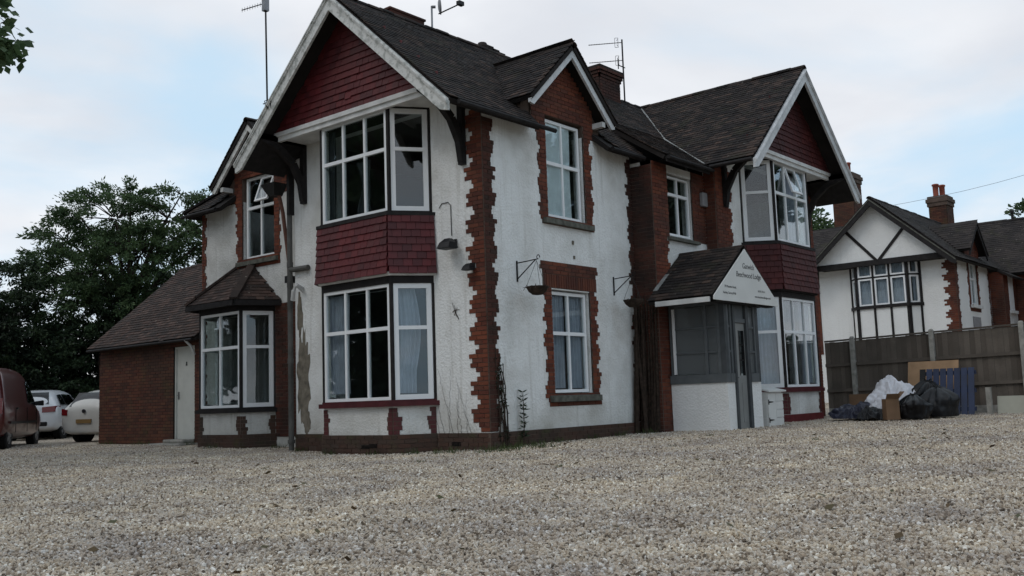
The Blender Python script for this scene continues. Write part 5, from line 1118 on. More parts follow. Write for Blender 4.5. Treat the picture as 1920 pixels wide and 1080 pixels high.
sm_ = MB(); NM.box(sm_, 5.2, 5.9, 3.9, 5.3, .015, .03); sm_.build('window', M['upvc'], nb); sm_ = MB(); NM.box(sm_, 5.1, 6.05, 3.78, 3.9, .015, .12); NM.box(sm_, 5.05, 6.3, 2.9, 3.78, .014, .02); sm_.build('sill', M['trim'], nb)
# shallow bay: black posts, five lights, panelled apron
hwN, twN, dpN = .95, 1.28, .42; PN = [(NC-twN, 0), (NC-hwN, dpN), (NC+hwN, dpN), (NC+twN, 0)]
fN = []
for a, b in ((0, 1), (1, 2), (2, 3)):
    p, q = NA.p(PN[a][0], 0, PN[a][1]), NA.p(PN[b][0], 0, PN[b][1]); u = q-p; n = Vector((u.y, -u.x, 0)); n = n if n.x < 0 else -n; fN.append((Fr((p.x, p.y, NO.z), u, n), u.length))
ap = MB(); ap.hexa([NA.p(u, 2.2, d) for u, d in PN], [NA.p(u, 3.98, d) for u, d in PN]); ap.build('bay_apron', M['render_far'], nb)
bl = MB(); bl.hexa([NA.p(u, 4.0, d-.45) for u, d in PN], [NA.p(u, 5.8, d-.45) for u, d in PN]); bl.build('room_dark', M['dark_room'], nb)
for (f, L), n in zip(fN, (1, 3, 1)):
    for i in range(n):
        a, b = .05+(L-.10)*i/n, .05+(L-.10)*(i+1)/n
        window('window', nb, f, a+.035, b-.035, 5.18, 5.66, 1, None, d=.0, bw=.06); window('window', nb, f, a+.035, b-.035, 4.10, 5.12, 1, None, d=.0, bw=.06)
        if i: t = MB(); f.box(t, a-.033, a+.033, 4.09, 5.70, -.06, .03); t.build('beam', M['timber'], nb)
    for i in range(n+1): t = MB(); a = .04+(L-.08)*i/n; f.box(t, a-.04, a+.04, 2.2, 3.98, .0, .025); t.build('beam', M['timber'], nb)
    t = MB(); f.box(t, -.03, L+.03, 3.98, 4.10, -.06, .07); f.box(t, 0, L, 5.12, 5.18, -.05, .01); f.box(t, -.02, L+.02, 5.66, 5.85, -.06, .04); t.build('beam', M['timber'], nb)
for u, d in PN: q = NA.p(u, 0, d); t = MB(); t.lathe([(.05, 4.0), (.05, 5.7)], (q.x, q.y, NO.z), 8); t.build('beam', M['timber'], nb)
for (f, L), (a, b), lab in zip((fN[0], fN[1], fN[1], fN[1], fN[2]), ((.02, .25), (.08, .62), (.66, 1.22), (1.30, 1.82), (.1, .45)), ('narrow right light', 'right-hand front light', 'middle front light', 'left-hand front light', 'narrow left light')):
    curtain(f, a, b, 4.15, 5.62, -.12, M['curtain'], 'pale net curtain in the %s of the half timbered bay' % lab, folds=5, amp=.02, group='net curtains in the half timbered bay')
NRZ = 8.07; zz0 = 5.72
gp = MB(); NA.poly(gp, [(NC-(NRZ-.1-zz0)/SL, zz0), (NC+(NRZ-.1-zz0)/SL, zz0), (NC, NRZ-.1)], .3, .62); gp.build('gable_panel', M['render_far'], nb)
t = MB(); NA.box(t, NC-2.45, NC+2.45, zz0-.14, zz0+.06, .56, .68); t.build('beam', M['timber'], nb)
t = MB(); NA.box(t, NC-2.3, NC+2.3, zz0-.12, zz0-.06, .02, .56); t.build('soffit', M['timber'], nb)
for s in (-1, 1):
    t = MB(); t.bar(NA.p(NC-.02*s, zz0+.07, .63), NA.p(NC+s*1.02, zz0+1.28, .63), .035, .11, (1, 0, 0)) if False else NA.poly(t, [(NC+s*.0, zz0+.06), (NC+s*.14, zz0+.06), (NC+s*1.18, zz0+1.22), (NC+s*1.10, zz0+1.30)], .622, .65); t.build('beam', M['timber'], nb)
    t = MB(); top = lambda x: NRZ-.045-SL*x
    NA.poly(t, [(NC, top(0)), (NC+s*2.85, top(2.85)), (NC+s*2.85, top(2.85)-.2), (NC+s*2.7, top(2.7)-.28), (NC, top(0)-.28)], 1.02, 1.07); t.build('bargeboard', M['timber'], nb)
    t = MB(); NA.poly(t, [(NC, top(0)-.02), (NC+s*2.85, top(2.85)-.02), (NC+s*2.85, top(2.85)-.07), (NC, top(0)-.07)], 1.071, 1.09); t.build('verge_trim', M['sill'], nb)
for s in (-1, 1):
    t = MB(); NB_.poly(t, [(2.25, 7.15), (2.25+s*1.2, 7.15-.95*1.2), (2.25+s*1.2, 6.9-.95*1.2), (2.25, 6.9)], .25, .30); t.build('bargeboard', M['timber'], nb)
NRT = []; rm = MB(); nz = lambda y: NO.z+NRZ-SL*(NC-y); Y = lambda y: NO.y+y; X = lambda x: NO.x+x
def nslab(poly, n, t=.09): rm.prism([Vector(p)-n*.012 for p in poly], -n*t)
nslab([(X(-1.05), Y(-.35), nz(-.35)), (X(6.3), Y(-.35), nz(-.35)), (X(9.1), Y(NC), nz(NC)), (X(-1.05), Y(NC), nz(NC))], NS)
nslab([(X(4.4), Y(-.9), nz(-.7)), (X(6.3), Y(-.9), nz(-.7)), (X(6.3), Y(-.3), nz(-.3)), (X(4.4), Y(-.3), nz(-.3))], NS)
nslab([(X(-1.05), Y(NC), nz(NC)), (X(-1.05), Y(5.36), nz(NC)-SL*2.86), (X(9.1), Y(5.36), nz(NC)-SL*2.86), (X(9.1), Y(NC), nz(NC))], Vector((0, SL, 1)).normalized())
nslab([(X(6.2), Y(-6.0), nz(NC)-SL*2.9), (X(9.1), Y(-6.0), nz(NC)), (X(9.1), Y(NC), nz(NC)), (X(6.2), Y(-.36), nz(NC)-SL*2.9)], NWL)
nslab([(X(12), Y(-6.0), nz(NC)-SL*2.9), (X(9.1), Y(-6.0), nz(NC)), (X(9.1), Y(NC), nz(NC)), (X(12), Y(NC), nz(NC)-SL*2.9)], Vector((SL, 0, 1)).normalized())
nslab([(X(.3), Y(5.3), NO.z+5.0), (X(.3), Y(9.2), NO.z+5.0), (X(4), Y(9.2), NO.z+8.0), (X(4), Y(5.3), NO.z+8.0)], Vector((-.82, 0, 1)).normalized())
tiles(NRT, (X(0), Y(-.35), nz(-.35)), (1, 0, 0), (0, 1, SL), [(-1.06, 0), (6.3, 0), (9.1, sl(2.85)), (-1.06, sl(2.85))], M['tile_far'], gauge=.14, width=.22, n=NS)
tiles(NRT, (X(6.2), 0, nz(NC)-SL*2.9), (0, -1, 0), (1, 0, SL), [(6.0-NO.y, 0), (6.0-NO.y, sl(2.9)), (-NC-NO.y, sl(2.9)), (.36-NO.y, 0)], M['tile_far'], gauge=.14, width=.22, n=NWL)
tiles(NRT, (X(.3), 0, NO.z+5.0), (0, -1, 0), (1, 0, .82), [(-Y(9.2), 0), (-Y(5.0), 0), (-Y(5.0), 4.5), (-Y(9.2), 4.5)], M['tile_far'], gauge=.14, width=.22, n=Vector((-.82, 0, 1)).normalized())
d7n = NO.z+7.18; yvn = lambda x: ((d7n-ds*abs(x-2.25))-nz(0))/SL
for s in (-1, 1):
    nn = Vector((s*ds, 0, 1)).normalized(); e = 2.25+s*1.25
    nslab([(X(e), Y(-.33), d7n-ds*1.25), (X(2.25), Y(-.33), d7n), (X(2.25), Y(yvn(2.25)+.05), d7n), (X(e), Y(yvn(e)+.05), d7n-ds*1.25)], nn, .07)
tiles(NRT, (X(1.0), 0, d7n-ds*1.25), (0, -1, 0), (1, 0, ds), [(.35-NO.y, 0), (.35-NO.y, 1.25/cd), (-Y(yvn(2.25)), 1.25/cd), (-Y(yvn(1.0)), 0)], M['tile_far'], gauge=.14, width=.22, n=Vector((-ds, 0, 1)).normalized())
nroof = rm.build('roof', M['underlay'], nb); lay('roof_tile', nroof, NRT, 200, 'roof_tiles')
ridge_line((X(-1.06), Y(NC), nz(NC)-.02), (X(9.1), Y(NC), nz(NC)-.02), nroof, M['tile_far']); ridge_line((X(9.1), Y(-6), nz(NC)-.02), (X(9.1), Y(NC), nz(NC)-.02), nroof, M['tile_far'])
def stack(x, y, z0, z1, wx, wy, pots):
    b = MB(); b.box(x-wx/2, x+wx/2, y-wy/2, y+wy/2, z0, z1-.45); b.box(x-wx/2-.05, x+wx/2+.05, y-wy/2-.05, y+wy/2+.05, z1-.45, z1-.28); b.box(x-wx/2-.09, x+wx/2+.09, y-wy/2-.09, y+wy/2+.09, z1-.28, z1-.12); b.box(x-wx/2-.03, x+wx/2+.03, y-wy/2-.03, y+wy/2+.03, z1-.12, z1)
    b.build('chimney', M['mortar'], nroof); it = []
    for fr, L in ((Fr((x-wx/2, y-wy/2, 0), (1, 0, 0), (0, -1, 0)), wx), (Fr((x-wx/2, y-wy/2, 0), (0, 1, 0), (-1, 0, 0)), wy)):
        mm = MB(); bricks(it, mm, fr, z0, z1-.45, lambda k, z: [(0, L)], M['brick_old']); mm.build('chimney_courses', M['mortar_dark'], nroof)
    lay('chimney_brick', nroof, it, 0, 'chimney_bricks')
    for i, (px, py) in enumerate(pots): b = MB(); b.lathe([(.12, 0), (.135, .06), (.115, .1), (.12, .5), (.15, .52), (.15, .58), (.11, .6), (.09, .3)], (x+px, y+py, z1-.02), 14); b.build('chimney_pot', M['terracotta'], nroof, smooth=True)
stack(32.9, 2.1, 7.3, 9.0, .95, .75, ((-.2, .1), (.22, -.05)))
stack(31.2, 5.6, 6.0, 10.35, 1.0, .95, ((.1, -.1),))
b = MB(); b.lathe([(.06, 0), (.06, .25), (.09, .27), (.09, .36), (.02, .42)], (X(9.1), Y(-.05), nz(NC)+.03), 8); b.build('finial', M['iron'], nroof)

# overhead cable
b = MB(); pts = [Vector((33.0, 6.0, 8.95)).lerp(Vector((27.0, -9.0, 9.6)), t)+Vector((0, 0, -.5*math.sin(math.pi*t))) for t in np.linspace(0, 1, 12)]; b.tube(pts, .008, 5); tag(b.build('overhead_cable', M['steel']), 'thin overhead cable crossing the sky above the half timbered house', 'cable')

# ------------------------------------------------------------------ trees and plants
def quads_mesh(name, V, m, parent=None, loc=(0, 0, 0)):
    n = len(V)//4; me = bpy.data.meshes.new(name); me.vertices.add(len(V)); me.vertices.foreach_set('co', np.asarray(V, np.float32).ravel())
    me.loops.add(4*n); me.polygons.add(n); me.loops.foreach_set('vertex_index', np.arange(4*n)); me.polygons.foreach_set('loop_start', np.arange(0, 4*n, 4)); me.polygons.foreach_set('loop_total', np.full(n, 4))
    me.update(); me.validate(); me.materials.append(m); o = bpy.data.objects.new(name, me); COL.objects.link(o); o.location = loc
    if parent: o.parent = parent
    return o
def leaves(P, D, L, W, rng, droop=.3):
    """P points, D rough directions; returns quad corners of diamond leaves"""
    n = len(P); d = D+rng.normal(0, .55, (n, 3)); d[:, 2] -= droop; d /= np.linalg.norm(d, axis=1)[:, None]
    r = rng.normal(0, 1, (n, 3)); s = np.cross(d, r); s /= np.linalg.norm(s, axis=1)[:, None]
    l = (L*rng.uniform(.6, 1.3, n))[:, None]; w = (W*rng.uniform(.7, 1.2, n))[:, None]
    return np.stack([P, P+d*l*.5+s*w*.5, P+d*l, P+d*l*.45-s*w*.5], 1).reshape(-1, 3)
def tree(name, base, blobs, trunk_r, m, label, cat='tree', group=None, clumps=60, per=60, L=.16, W=.07, clump_r=.45, seed=1, droop=.3, limbs=True, spray=False, flat=.6, fork=.35, bark=None, trunk_to=None):
    rng = np.random.default_rng(seed); base = Vector(base); e = empty(name, base, label, cat, group)
    tb = MB(); ctr = sum((Vector(b[0]) for b in blobs), Vector())/len(blobs); topz = max(b[0][2] for b in blobs)
    tt = Vector(trunk_to) if trunk_to else Vector((ctr.x, ctr.y, base.z+(topz-base.z)*.75)); fp = base.lerp(tt, fork)
    pts = [base+Vector((0, 0, -.2)), base.lerp(tt, fork*.5)+Vector((rng.normal(0, .1), rng.normal(0, .1), 0)), fp, base.lerp(tt, .7)+Vector((rng.normal(0, .15), rng.normal(0, .15), 0)), tt]
    tb.tube(pts, [trunk_r*1.25, trunk_r, trunk_r*.85, trunk_r*.5, trunk_r*.15], 8)
    P = []; D = []; tot = sum(b[1][0]*b[1][1]+b[1][1]*b[1][2] for b in blobs)
    for (c, r) in blobs:
        c = Vector(c); nc = max(3, int(clumps*(r[0]*r[1]+r[1]*r[2])/tot)); a = base.lerp(tt, rng.uniform(fork, .8))
        if limbs: mid = a.lerp(c, .5)+Vector((0, 0, .12*(c-a).length)); tb.tube([a, mid, c], [trunk_r*.45, trunk_r*.28, trunk_r*.1], 6)
        v = rng.normal(0, 1, (nc, 3)); v /= np.linalg.norm(v, axis=1)[:, None]; rad = rng.uniform(.45, 1.0, nc)**.6; cc = np.array(c)+v*rad[:, None]*np.array(r)
        for q, vv in zip(cc, v):
            if limbs and rng.random() < .6: Q = Vector(q); tb.tube([c.lerp(Q, .1), c.lerp(Q, .55)+Vector((0, 0, .1)), Q], [trunk_r*.10, trunk_r*.07, trunk_r*.03], 4, cap=False)
            k = int(per*rng.uniform(.6, 1.3)); pp = rng.normal(0, 1, (k, 3)); pp /= np.linalg.norm(pp, axis=1)[:, None]; pp *= (rng.uniform(0, 1, k)**.45)[:, None]; pp[:, 2] *= flat
            if spray:     # elongated sprays that arch outwards
                ax = vv.copy(); ax[2] *= .4; ax /= np.linalg.norm(ax); tpar = rng.uniform(-.3, 1.0, k); pp = pp*.42+ax*tpar[:, None]; pp[:, 2] -= .25*tpar**2
            P.append(q+pp*clump_r*rng.uniform(.7, 1.25)); D.append(np.tile(vv, (k, 1))*.8+pp*.5)
    P = np.concatenate(P); D = np.concatenate(D)
    quads_mesh('crown', leaves(P, D, L, W, rng, droop)-np.array(base), m, e)
    tb.build('trunk', bark or M['bark'], e); return e
# feathery tree behind the outbuilding
def B(x, y, z, rx, ry=None, rz=None): return ((x, y, z), (rx, ry or rx, rz or rx*.62))
tree('feathery_tree', (7.4, 25.2, 0), [B(6.9, 25.3, 8.3, 1.9), B(5.7, 26.8, 7.5, 1.35), B(5.1, 27.4, 6.5, 1.25), B(8.3, 23.7, 8.2, 1.6), B(9.2, 22.8, 7.3, 1.5), B(7.6, 24.6, 6.9, 2.2), B(6.3, 26.0, 6.2, 1.9), B(8.6, 23.8, 5.8, 1.9), B(5.4, 26.7, 5.3, 1.6), B(7.3, 24.9, 9.15, .9), B(5.9, 26.3, 8.5, 1.0), B(7.0, 25.2, 4.8, 2.0), B(9.8, 22.0, 8.5, .9), B(8.6, 23.4, 9.2, .7)],
     .26, M['leaf'], 'tall feathery green tree with open layered crown behind the outbuilding roof', clumps=470, per=125, L=.17, W=.062, clump_r=.66, seed=11, spray=True, droop=.35)
for i, (bx, by, h, r, lab, mm) in enumerate(((3.4, 26.2, 6.1, 1.9, 'dark conifer behind the white cars, left of the feathery tree', 'leaf_dark'), (1.4, 27.6, 4.7, 1.8, 'blackish conifer behind the maroon van at the edge of the yard', 'leaf_yew'), (6.3, 24.9, 5.2, 1.9, 'dark bushy evergreen behind the outbuilding gable', 'leaf_dark'), (2.5, 25.6, 4.4, 1.7, 'low blackish evergreen between the two dark conifers', 'leaf_yew'), (8.2, 22.4, 5.3, 1.8, 'dark evergreen rising just behind the outbuilding ridge', 'leaf_dark'))):
    bl = []
    for k in range(10):
        z = .4+(h-.5)*k/9; rr = r*(1.12-.72*(k/9)**1.7); bl.append(B(bx+random.uniform(-.3, .3), by+random.uniform(-.3, .3), z, rr, rr, .6))
    tree('evergreen_tree', (bx, by, 0), bl, .16, M[mm], lab, group='dark evergreens along the back of the yard', clumps=360, per=110, L=.17, W=.07, clump_r=.55, seed=20+i, spray=True, droop=.25, limbs=False)
tree('shrub', (4.75, 19.6, 0), [B(4.75, 19.6, 3.15, .5, .5, .5), B(4.6, 19.7, 2.3, .6, .6, .6), B(4.7, 19.7, 1.4, .6, .6, .7)], .05, M['leaf_blue'], 'paler bluish green shrub tip just above the outbuilding roof edge', 'shrub', clumps=40, per=60, L=.15, W=.05, clump_r=.32, seed=31, spray=True, limbs=False)
# hedge wall of shade further back so that no open horizon shows between the trunks
tree('hedge', (3.0, 31.0, 0), [B(-4+i*1.9, 35.2-i*1.55, 1.9, 1.7, 1.2, 2.1) for i in range(11)], .12, M['leaf_yew'], 'long dark hedge at the back of the yard behind the parked cars', 'hedge', clumps=420, per=110, L=.22, W=.10, clump_r=.7, seed=40, limbs=False)
# broad tree left of the frame: its branch tips hang into the top left corner and it darkens the window reflections
tree('maple_tree', (-10.6, 9.4, -.1), [B(-9.6, 9.4, 8.8, 3.0, 3.0, 2.6), B(-11.8, 10.4, 8.0, 2.8, 2.8, 2.6), B(-10.2, 7.6, 9.6, 2.2, 2.2, 1.9), B(-10.6, 10.8, 11.0, 2.4, 2.4, 1.8), B(-7.4, 9.2, 9.2, 1.9, 1.9, 1.6), B(-5.35, 8.35, 8.45, .85, .85, .55), B(-4.95, 8.1, 7.95, .50, .50, .40), B(-4.85, 8.0, 7.55, .34, .34, .25)],
     .34, M['leaf'], 'leafy maple whose branch tips hang into the top left corner', clumps=330, per=75, L=.20, W=.15, clump_r=.55, seed=51)
for i, (x, y, h, lab) in enumerate(((-17, 20, 14, 'big broad tree far to the left of the yard'), (-24, 12, 15, 'big broad tree beyond the maple, left of the yard'), (-31, -2, 15, 'big tree across the road behind the viewer'), (-27, -15, 17, 'big tree behind the viewer facing the corner of the house'), (-11, 25.5, 13, 'big broad tree at the far left end of the yard'), (25, -13.5, 13, 'unseen broad tree added to darken reflections, right of the rubbish heap'), (31, -20, 15, 'unseen broad tree added to darken reflections, far right of the yard'), (19, -22, 13, 'unseen broad tree added to darken reflections, farther out on the right'))):
    tree('broad_tree', (x, y, -.2), [B(x+random.uniform(-2, 2), y+random.uniform(-2, 2), h*q, 3.0, 3.0, 2.2) for q in (.10, .2, .3, .42, .5, .58, .68, .78, .86)], .4, M['leaf_dark'], lab, group='big trees around the yard', clumps=190, per=44, L=.55, W=.42, clump_r=1.1, seed=60+i)  # last three broad trees are unseen additions that darken right-hand window reflections
# trees behind the neighbour's house and at the right edge
tree('tree', (38.0, 10.6, 0), [B(37.6, 10.6, 9.3, 1.5, 1.5, 1.1), B(38.8, 10.0, 8.6, 1.3, 1.3, .9)], .25, M['leaf'], 'green treetop showing between our gable and the brick chimney', clumps=60, per=70, L=.22, W=.13, clump_r=.5, seed=71)
tree('tree', (40.5, -1.0, 0), [B(40.2, -.6, 8.6, 1.3, 1.3, 1.0), B(41.0, -2.2, 10.2, 1.7, 1.7, 1.6), B(40.6, -2.3, 11.6, 1.1, 1.1, 1.0)], .25, M['leaf'], 'tree rising behind the roof at the right edge of the view', clumps=80, per=70, L=.24, W=.14, clump_r=.5, seed=72)
tree('tree', (6.9, -13.0, 0), [B(6.0, -11.4, 8.0, 1.2, 1.2, .9), B(6.8, -12.6, 8.6, 1.6, 1.6, 1.2), B(5.45, -10.62, 7.82, .35, .35, .25)], .2, M['leaf'], 'tree beyond the right edge with one leafy tip in the top right corner', clumps=70, per=60, L=.18, W=.12, clump_r=.4, seed=73)

# old creeper stems, weeds, tufts
def stems(name, lines, r, m, label, cat, leafm=None, nl=0, seed=3, group=None):
    rnd = random.Random(seed); e = empty(name, lines[0][0], label, cat, group); b = MB()
    for ln in lines: b.tube(ln, [r*(1-.6*i/(len(ln)-1)) for i in range(len(ln))], 5)
    b.build('stem', m, e)
    if leafm:
        rng = np.random.default_rng(seed); P = []
        for ln in lines:
            for _ in range(nl): i = rnd.randrange(len(ln)-1); P.append(Vector(ln[i]).lerp(Vector(ln[i+1]), rnd.random())-Vector(e.location))
        P = np.array(P); quads_mesh('leaves', leaves(P, rng.normal(0, 1, (len(P), 3)), .06, .03, rng), leafm, e)
    return e
rnd = random.Random(5)
def wander(p0, p1, n, amp, out, surf=0.0):
    p0, p1 = Vector(p0), Vector(p1); return [p0.lerp(p1, i/(n-1))+Vector((rnd.uniform(-amp, amp), rnd.uniform(-amp, amp)*.3, rnd.uniform(-amp, amp)*.5)) for i in range(n)]
cl_ = [wander((4.42-.05*k+rnd.uniform(-.03, .03), -.05-.055*(k % 5), -.05), (4.44-.03*k, -.05-.06*(k % 4), 2.55+rnd.uniform(-.3, .25)), 9, .025, 0) for k in range(7)]+[wander((4.47, -.10-.06*k, -.05), (4.475, -.12-.07*k, 2.6+rnd.uniform(-.25, .1)), 9, .02, 0) for k in range(6)]
stems('creeper', cl_, .042, M['creeper_dead'], 'thick dark dead creeper stems filling the recess beside the porch', 'creeper', M['leaf_yew'], 26, 6)
c2 = [wander((.20+.05*k, -.06, -.05), (.16+.05*k+rnd.uniform(-.05, .05), -.03, 1.0+rnd.uniform(.2, .9)), 8, .03, 0) for k in range(5)]
stems('creeper', c2, .016, M['creeper_dead'], 'dark withered creeper climbing the corner at its foot', 'creeper', M['leaf_yew'], 40, 7)
c3 = [wander((-.012, .42+.10*k, .2), (-.012, .5+.11*k+rnd.uniform(-.25, .25), .8+rnd.uniform(0, .75)), 14, .07, 0) for k in range(9)]
for ln in c3:
    for q in ln: q.x = -.012
stems('dry_vine', c3, .003, M['bark'], 'thin dry vine traces on the white wall left of the corner pier', 'vine')
c4 = [wander((-.012, .62+.05*k, 2.1+.05*k), (-.012, .78-.06*k, 2.42-.05*k), 5, .03, 0) for k in range(4)]
for ln in c4:
    for q in ln: q.x = -.012
stems('dry_vine', c4, .007, M['creeper_dead'], 'small dark scrap of dry vine on the white wall below the floodlight', 'vine')
def weed(p, h, seed, label):
    r2 = random.Random(seed); p = Vector(p); e = empty('weed', p, label, 'weed'); b = MB(); top = p+Vector((r2.uniform(-.03, .03), -.02, h)); b.tube([p, p.lerp(top, .5)+Vector((.01, 0, 0)), top], [.012, .009, .004], 5); b.build('stem', M['creeper_dead'], e)
    rng = np.random.default_rng(seed); P = []; D = []
    for k in range(11):
        z = .12+.86*k/10
        for j in range(9): a = j*.7+k; P.append(Vector((0, 0, z*h))); D.append((math.cos(a)*1.5, math.sin(a)*1.5, .5))
    quads_mesh('leaves', leaves(np.array([tuple(q) for q in P]), np.array(D), .13*h, .03*h, rng, .1), M['leaf_dark'], e); return e
weed((.72, -.10, .03), .85, 4, 'tall whorled weed against the white wall right of the corner')
def tuft_field(name, spots, label, m, h=.10, n=70):
    rng = np.random.default_rng(9); V = []
    for (x, y, r) in spots:
        for _ in range(int(n*r*4)):
            a, q = rng.uniform(0, 6.28), r*rng.uniform(0, 1)**.6; p = np.array((x+q*math.cos(a)*1.3, y+q*math.sin(a), gz(x, y)+.005)); t = np.array((rng.normal(0, .45), rng.normal(0, .45), 1.0))*h*rng.uniform(.4, 1.2); s = np.array((rng.normal(0, 1), rng.normal(0, 1), 0)); s /= np.linalg.norm(s); s *= .006
            V += [p-s, p+s, p+t+s*.2, p+t-s*.2]
    return tag(quads_mesh(name, np.array(V), m), label, 'grass', kind='stuff')
tuft_field('grass', [(.1, -.35, .35), (-.4, -.5, .35), (.7, -.3, .3), (1.6, -.2, .15), (2.6, -.18, .12), (-.55, .4, .3), (-.8, 1.0, .15), (.4, -.75, .25), (-.75, 2.0, .10), (-.75, 3.1, .12), (-.15, 4.7, .15), (3.4, -.2, .14), (4.1, -.35, .2), (.25, 6.0, .15), (-.4, 7.4, .12), (.35, 9.4, .12), (.4, 11.5, .2), (.4, 13.2, .2), (11.6, -2.0, .2), (11.6, -6.3, .25), (11.6, -7.6, .2)], 'moss and short grass along the foot of the corner', M['grass'])
tuft_field('grass', [(-1.2, -1.6, .10), (-2.6, -1.0, .08), (3.2, -2.2, .10), (-1.8, -3.0, .07), (-2.9, -3.6, .07), (0.6, -3.0, .06), (-4.0, .5, .08), (2.0, -4.6, .06)], 'sparse grass blades growing through the gravel', M['grass'], .035, 60)

def fallen():
    rng = np.random.default_rng(77); V = []
    for _ in range(420):
        r = math.sqrt(rng.uniform(4.5**2, 17**2)); th = rng.uniform(_yaw-R(32), _yaw+R(32)); x = CAM.x+r*math.cos(th); y = CAM.y+r*math.sin(th)
        if x > -.9 and y > -.2 or (x > 4 and y > -2): continue
        c = np.array((x, y, gz(x, y)+.025+rng.uniform(0, .012))); a = rng.uniform(0, 6.28); d = np.array((math.cos(a), math.sin(a), rng.normal(0, .25))); e = np.array((-math.sin(a), math.cos(a), rng.normal(0, .35))); L = rng.uniform(.018, .05)
        V += [c-d*L, c+e*L*.5, c+d*L, c-e*L*.5]
    return tag(quads_mesh('fallen_leaves', np.array(V), M['dead_leaf']), 'small dry brown leaves scattered over the gravel', 'leaves', kind='stuff')
M['dead_leaf'] = leaf_mat('dead_leaf', [(0, (.05, .032, .018)), (.6, (.10, .062, .03)), (1, (.07, .07, .03))], .1); fallen()
# ------------------------------------------------------------------ distant house at the left edge
fh = empty('distant_house', (6.0, 47.0, 0), 'grey distant house with tiled roof half hidden by dark conifers', 'house')
b = MB(); b.box(2.0, 11.0, 44.0, 51.0, -.3, 6.2); b.build('wall', simple('grey_brown_wall', (.14, .125, .11), .9, .15, 2), fh)
b = MB(); b.prism([(1.4, 43.6, 6.2), (1.4, 51.4, 6.2), (4.4, 47.5, 9.3)], (0, 0, .001)) if False else b.add([(1.2, 43.4, 6.1), (11.8, 43.4, 6.1), (11.8, 51.6, 6.1), (1.2, 51.6, 6.1), (4.6, 47.5, 8.6), (8.4, 47.5, 8.6)], [(0, 1, 5, 4), (1, 2, 5), (2, 3, 4, 5), (3, 0, 4), (3, 2, 1, 0)]); b.build('roof', M['tile_far'], fh)
for zz in (1.2, 4.0):
    for yy in (44.8, 47.0, 49.2): b = MB(); b.box(1.94, 2.0, yy, yy+1.1, zz, zz+1.3); f_ = b.build('window', M['upvc'], fh); b = MB(); b.box(1.92, 1.938, yy+.08, yy+1.02, zz+.08, zz+1.22); b.build('pane', M['black'], f_)
    for xx in (3.0, 5.6, 8.2): b = MB(); b.box(xx, xx+1.2, 43.94, 44.0, zz, zz+1.3); f_ = b.build('window', M['upvc'], fh); b = MB(); b.box(xx+.08, xx+1.12, 43.92, 43.938, zz+.08, zz+1.22); b.build('pane', M['black'], f_)

